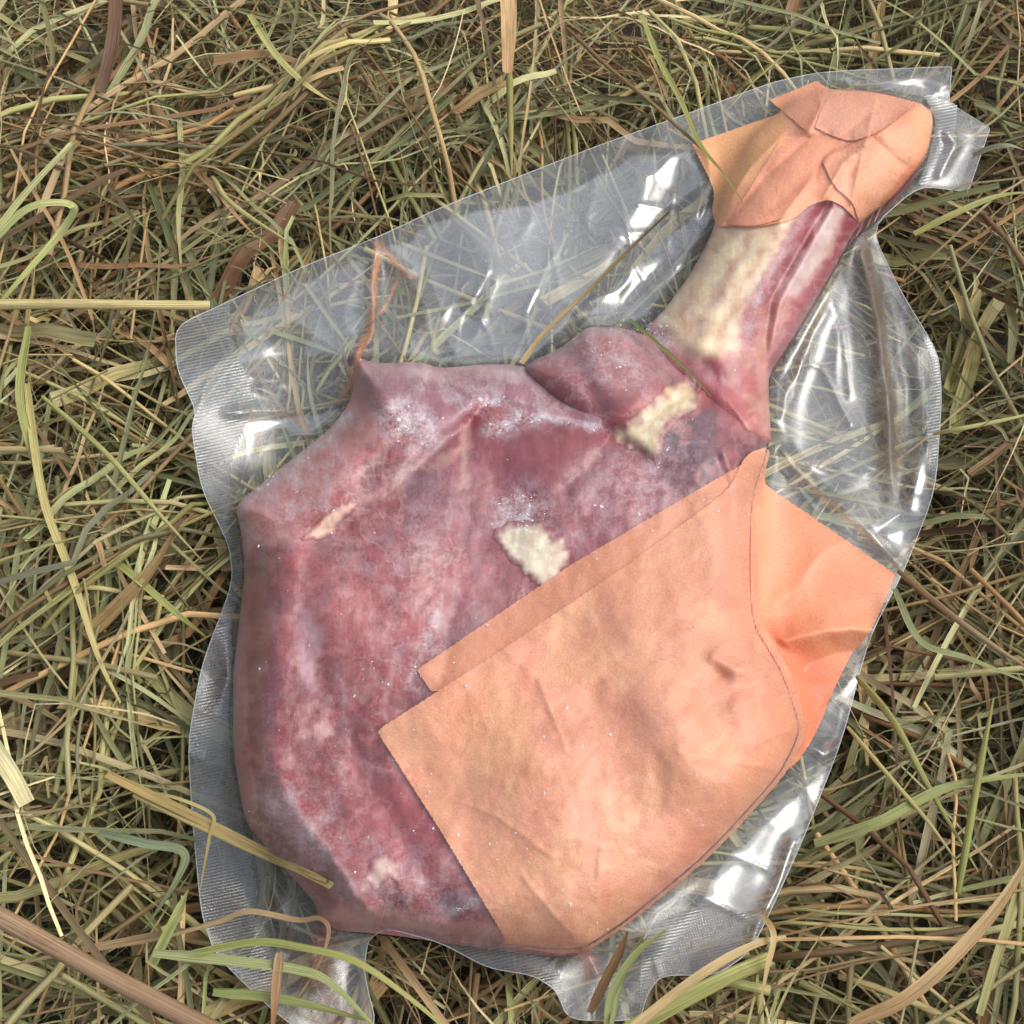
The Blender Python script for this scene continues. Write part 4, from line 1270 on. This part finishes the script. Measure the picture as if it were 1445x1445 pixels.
stalk('grass_blade', 'broad brown leaf crossing the hay left of the bag at mid height', [(120, 900, 0.02), (170, 850, 0.028), (215, 800, 0.03), (258, 730, 0.022)], 24, (168, 138, 92), (140, 112, 70), twist=0.8)
stalk('grass_blade', 'straight green blade leading into the left edge of the bag at mid height', [(150, 780, 0.022), (200, 822, 0.03), (250, 866, 0.028), (292, 900, 0.016)], 11, (164, 166, 96), (150, 154, 88))
stalk('hay_stalk', 'thin green straw slanting down to the left edge of the bag', [(60, 560, 0.026), (150, 640, 0.032), (220, 720, 0.03), (284, 790, 0.02)], 8, (170, 170, 104), (180, 172, 110), 'stem')
stalk('hay_stalk', 'pale straw running from upper left down towards the top edge of the bag', [(300, 250, 0.02), (330, 290, 0.026), (420, 350, 0.03)], 8, (196, 186, 122), (186, 176, 110), 'stem')
stalk('grass_blade', 'long green blade descending from the top edge, left of centre', [(352, 20, 0.03), (392, 80, 0.036), (440, 125, 0.036), (482, 150, 0.026)], 11, (166, 168, 98), (196, 180, 120))
stalk('hay_stalk', 'tan straw across the hay near the top left, thick and level', [(300, 86, 0.024), (370, 76, 0.03), (440, 92, 0.022)], 20, (160, 126, 84), (150, 116, 74), taper=(1, 0.8))
stalk('hay_stalk', 'upright slim green straw at the top centre ending at the bag', [(719, 96, 0.036), (720, 160, 0.034), (722, 248, 0.024)], 10, (150, 140, 80), (156, 146, 84), 'stem')
stalk('hay_stalk', 'pale brown split stalk head at the top centre above the slim straw', [(716, -30, 0.036), (718, 30, 0.042), (716, 102, 0.038)], 24, (206, 170, 118), (186, 146, 98), taper=(0.9, 0.6), twist=0.2)
stalk('hay_stalk', 'dark brown broken stub standing at the top left', [(164, -20, 0.03), (160, 50, 0.036), (142, 130, 0.026)], 20, (112, 80, 54), (96, 70, 46), taper=(0.7, 0.7))
stalk('hay_stalk', 'thin brown straw reaching over the film to the paper wrap', [(800, 40, 0.03), (860, 96, 0.034), (920, 146, 0.034), (985, 205, 0.030), (1010, 232, 0.034)], 6, (126, 98, 66), (150, 128, 76), 'stem', taper=(0.8, 0.4))
stalk('grass_blade', 'narrow green blade lying over the film onto the paper wrap', [(905, 20, 0.03), (930, 84, 0.034), (960, 140, 0.034), (988, 204, 0.036), (1022, 246, 0.048), (1048, 286, 0.05)], 9, (158, 160, 90), (132, 124, 58), taper=(0.7, 0.3))
stalk('hay_stalk', 'dark broken straw lying on the clear film between meat and bag edge', [(736, 512, 0.040), (770, 468, 0.03), (830, 410, 0.022), (890, 350, 0.018), (944, 299, 0.022)], 8, (184, 158, 112), (92, 72, 46), taper=(1, 0.5))
stalk('grass_blade', 'short green sliver lying across the seam between shank and meat', [(888, 450, 0.036), (930, 486, 0.05), (968, 520, 0.058), (1004, 560, 0.058)], 6, (132, 136, 66), (110, 116, 52))
stalk('hay_stalk', 'long brown straw leaving the right edge of the bag downwards', [(1268, 806, 0.016), (1330, 858, 0.028), (1400, 910, 0.03), (1470, 955, 0.026)], 10, (136, 112, 82), (160, 136, 100), 'stem')
stalk('grass_blade', 'grey green blade sweeping level below the long brown straw at the right', [(1262, 830, 0.014), (1300, 905, 0.024), (1370, 930, 0.028), (1470, 972, 0.026)], 11, (150, 156, 110), (140, 146, 92))
stalk('hay_stalk', 'straight green straw slanting down right beside the lower right bag edge', [(1210, 955, 0.016), (1262, 1020, 0.028), (1310, 1110, 0.028), (1380, 1230, 0.02)], 11, (146, 146, 80), (160, 158, 92), 'stem')
stalk('hay_stalk', 'pale thin straw slanting to the right from the lower bag edge', [(1196, 1026, 0.018), (1250, 1090, 0.028), (1310, 1160, 0.03), (1360, 1230, 0.022)], 7, (196, 186, 124), (186, 172, 110), 'stem')
stalk('hay_stalk', 'green stem rising steeply at the lower right', [(1352, 1260, 0.024), (1380, 1100, 0.032), (1402, 985, 0.026)], 11, (136, 142, 72), (150, 150, 80), 'stem')
stalk('grass_blade', 'wide green blade lying level at the right, below the paper flap', [(1150, 1190, 0.018), (1240, 1160, 0.028), (1340, 1110, 0.03), (1470, 1090, 0.026)], 16, (156, 160, 102), (146, 150, 86))
stalk('hay_stalk', 'thin bright straw crossing to the right of the ribbed margin', [(1318, 612, 0.016), (1360, 604, 0.026), (1420, 592, 0.026), (1470, 580, 0.02)], 7, (198, 192, 128), (186, 180, 112), 'stem')
stalk('grass_blade', 'grey curled leaf at the right edge beside the folded corner', [(1372, 220, 0.02), (1400, 208, 0.03), (1430, 206, 0.034), (1470, 224, 0.028)], 12, (150, 158, 130), (140, 146, 110), twist=1.4)
stalk('grass_blade', 'pale green blade pair crossing below the folded corner', [(1290, 330, 0.018), (1350, 300, 0.026), (1410, 276, 0.028), (1470, 270, 0.024)], 11, (172, 172, 104), (156, 156, 88))

for lb, pts, w, c in (
        ('pale straw pressed under the clear film, upper of the crossing pair', [(700, 402, 0), (770, 380, 0.0008), (846, 346, 0)], 5, PALE),
        ('long pale blade pressed under the clear film, running level above the meat', [(560, 448, 0), (660, 428, 0.0006), (760, 402, 0.0006), (880, 386, 0)], 6, LGRN),
        ('pale blade pressed under the film, slanting from the bag top edge', [(560, 340, 0), (640, 372, 0.0006), (720, 402, 0)], 6, PALE),
        ('bright green blade pressed under the film beside the brown juice crease', [(430, 400, 0), (462, 446, 0.0006), (498, 496, 0)], 6, YEL),
        ('short pale blade pressed under the film at the upper left of the meat', [(385, 468, 0), (430, 482, 0.0006), (478, 500, 0)], 8, LGRN),
        ('dark brown strip added under the clear film for a fold channel, running down right of the shank', [(1216, 330, 0.001), (1236, 420, 0.0016), (1250, 520, 0.0016), (1256, 610, 0.0016), (1264, 690, 0.001)], 17, DBRN),  # added strip, stands in for dark hay and dirt seen in the fold
        ('pale straw pressed under the film right of the shank', [(1110, 538, 0), (1160, 548, 0.0006), (1222, 566, 0)], 5, PALE)):
    stalk('grass_blade', lb, pts, w, c, roll=0, twist=0.1)
for lb, pts in (('thin dark rootlet curling under the clear film above the meat', [(712, 346, 0.001), (756, 338, 0.001), (792, 320, 0.001), (814, 344, 0.001), (822, 384, 0.001)]),
                ('thin dark rootlet under the film near the bag top edge', [(832, 262, 0.001), (824, 300, 0.001), (846, 318, 0.001), (890, 312, 0.001), (930, 280, 0.001)])):
    stalk('rootlet', lb, pts, 2.6, (74, 66, 52), kind='stem', cat='rootlet')

# ear of grass: a stem with small pointed spikelets
ear = thing('seed_head', 'feathery brown grass seed head lying in the hay left of the slim upright straw', 'seed head', at(640, 166, 0.02))
axis = spline(np.array([(600, 170, 0.014), (640, 158, 0.022), (672, 136, 0.026), (704, 118, 0.024)], float), 10)
Va = at(axis[:, 0], axis[:, 1], axis[:, 2])
n = len(Va)
V, F, cc, u = tube_mesh(Va[None], np.full((1, n), 0.0009), np.tile(srgb(150, 120, 76), (1, n, 1)), np.array([0.06]), 6)
mesh_obj('stem', V, F, M_HAY, ear, uv=u, cols={'Col': cc})
for k in range(9, n):
    for s in (-1, 1):
        T = Va[min(k + 1, n - 1)] - Va[k - 1]; T /= np.linalg.norm(T)
        sdv = np.cross(T, [0, 0, 1.0])
        L = 0.0065
        tt = np.linspace(0, 1, 5)
        Pp = Va[k][None] + np.outer(tt * L, T * 0.8 + sdv * 0.55 * s) + np.outer(np.sin(tt * 3.1) * 0.0006, [0, 0, 1])
        wv = 0.0022 * np.sin(np.clip(tt * 0.85 + 0.12, 0, 1) * np.pi)
        V, F, cc, u = tube_mesh(Pp[None], wv[None], np.tile(srgb(170, 140, 92), (1, 5, 1)), np.array([L]), 6)
        mesh_obj('spikelet', V, F, M_HAY, ear, uv=u, cols={'Col': cc})
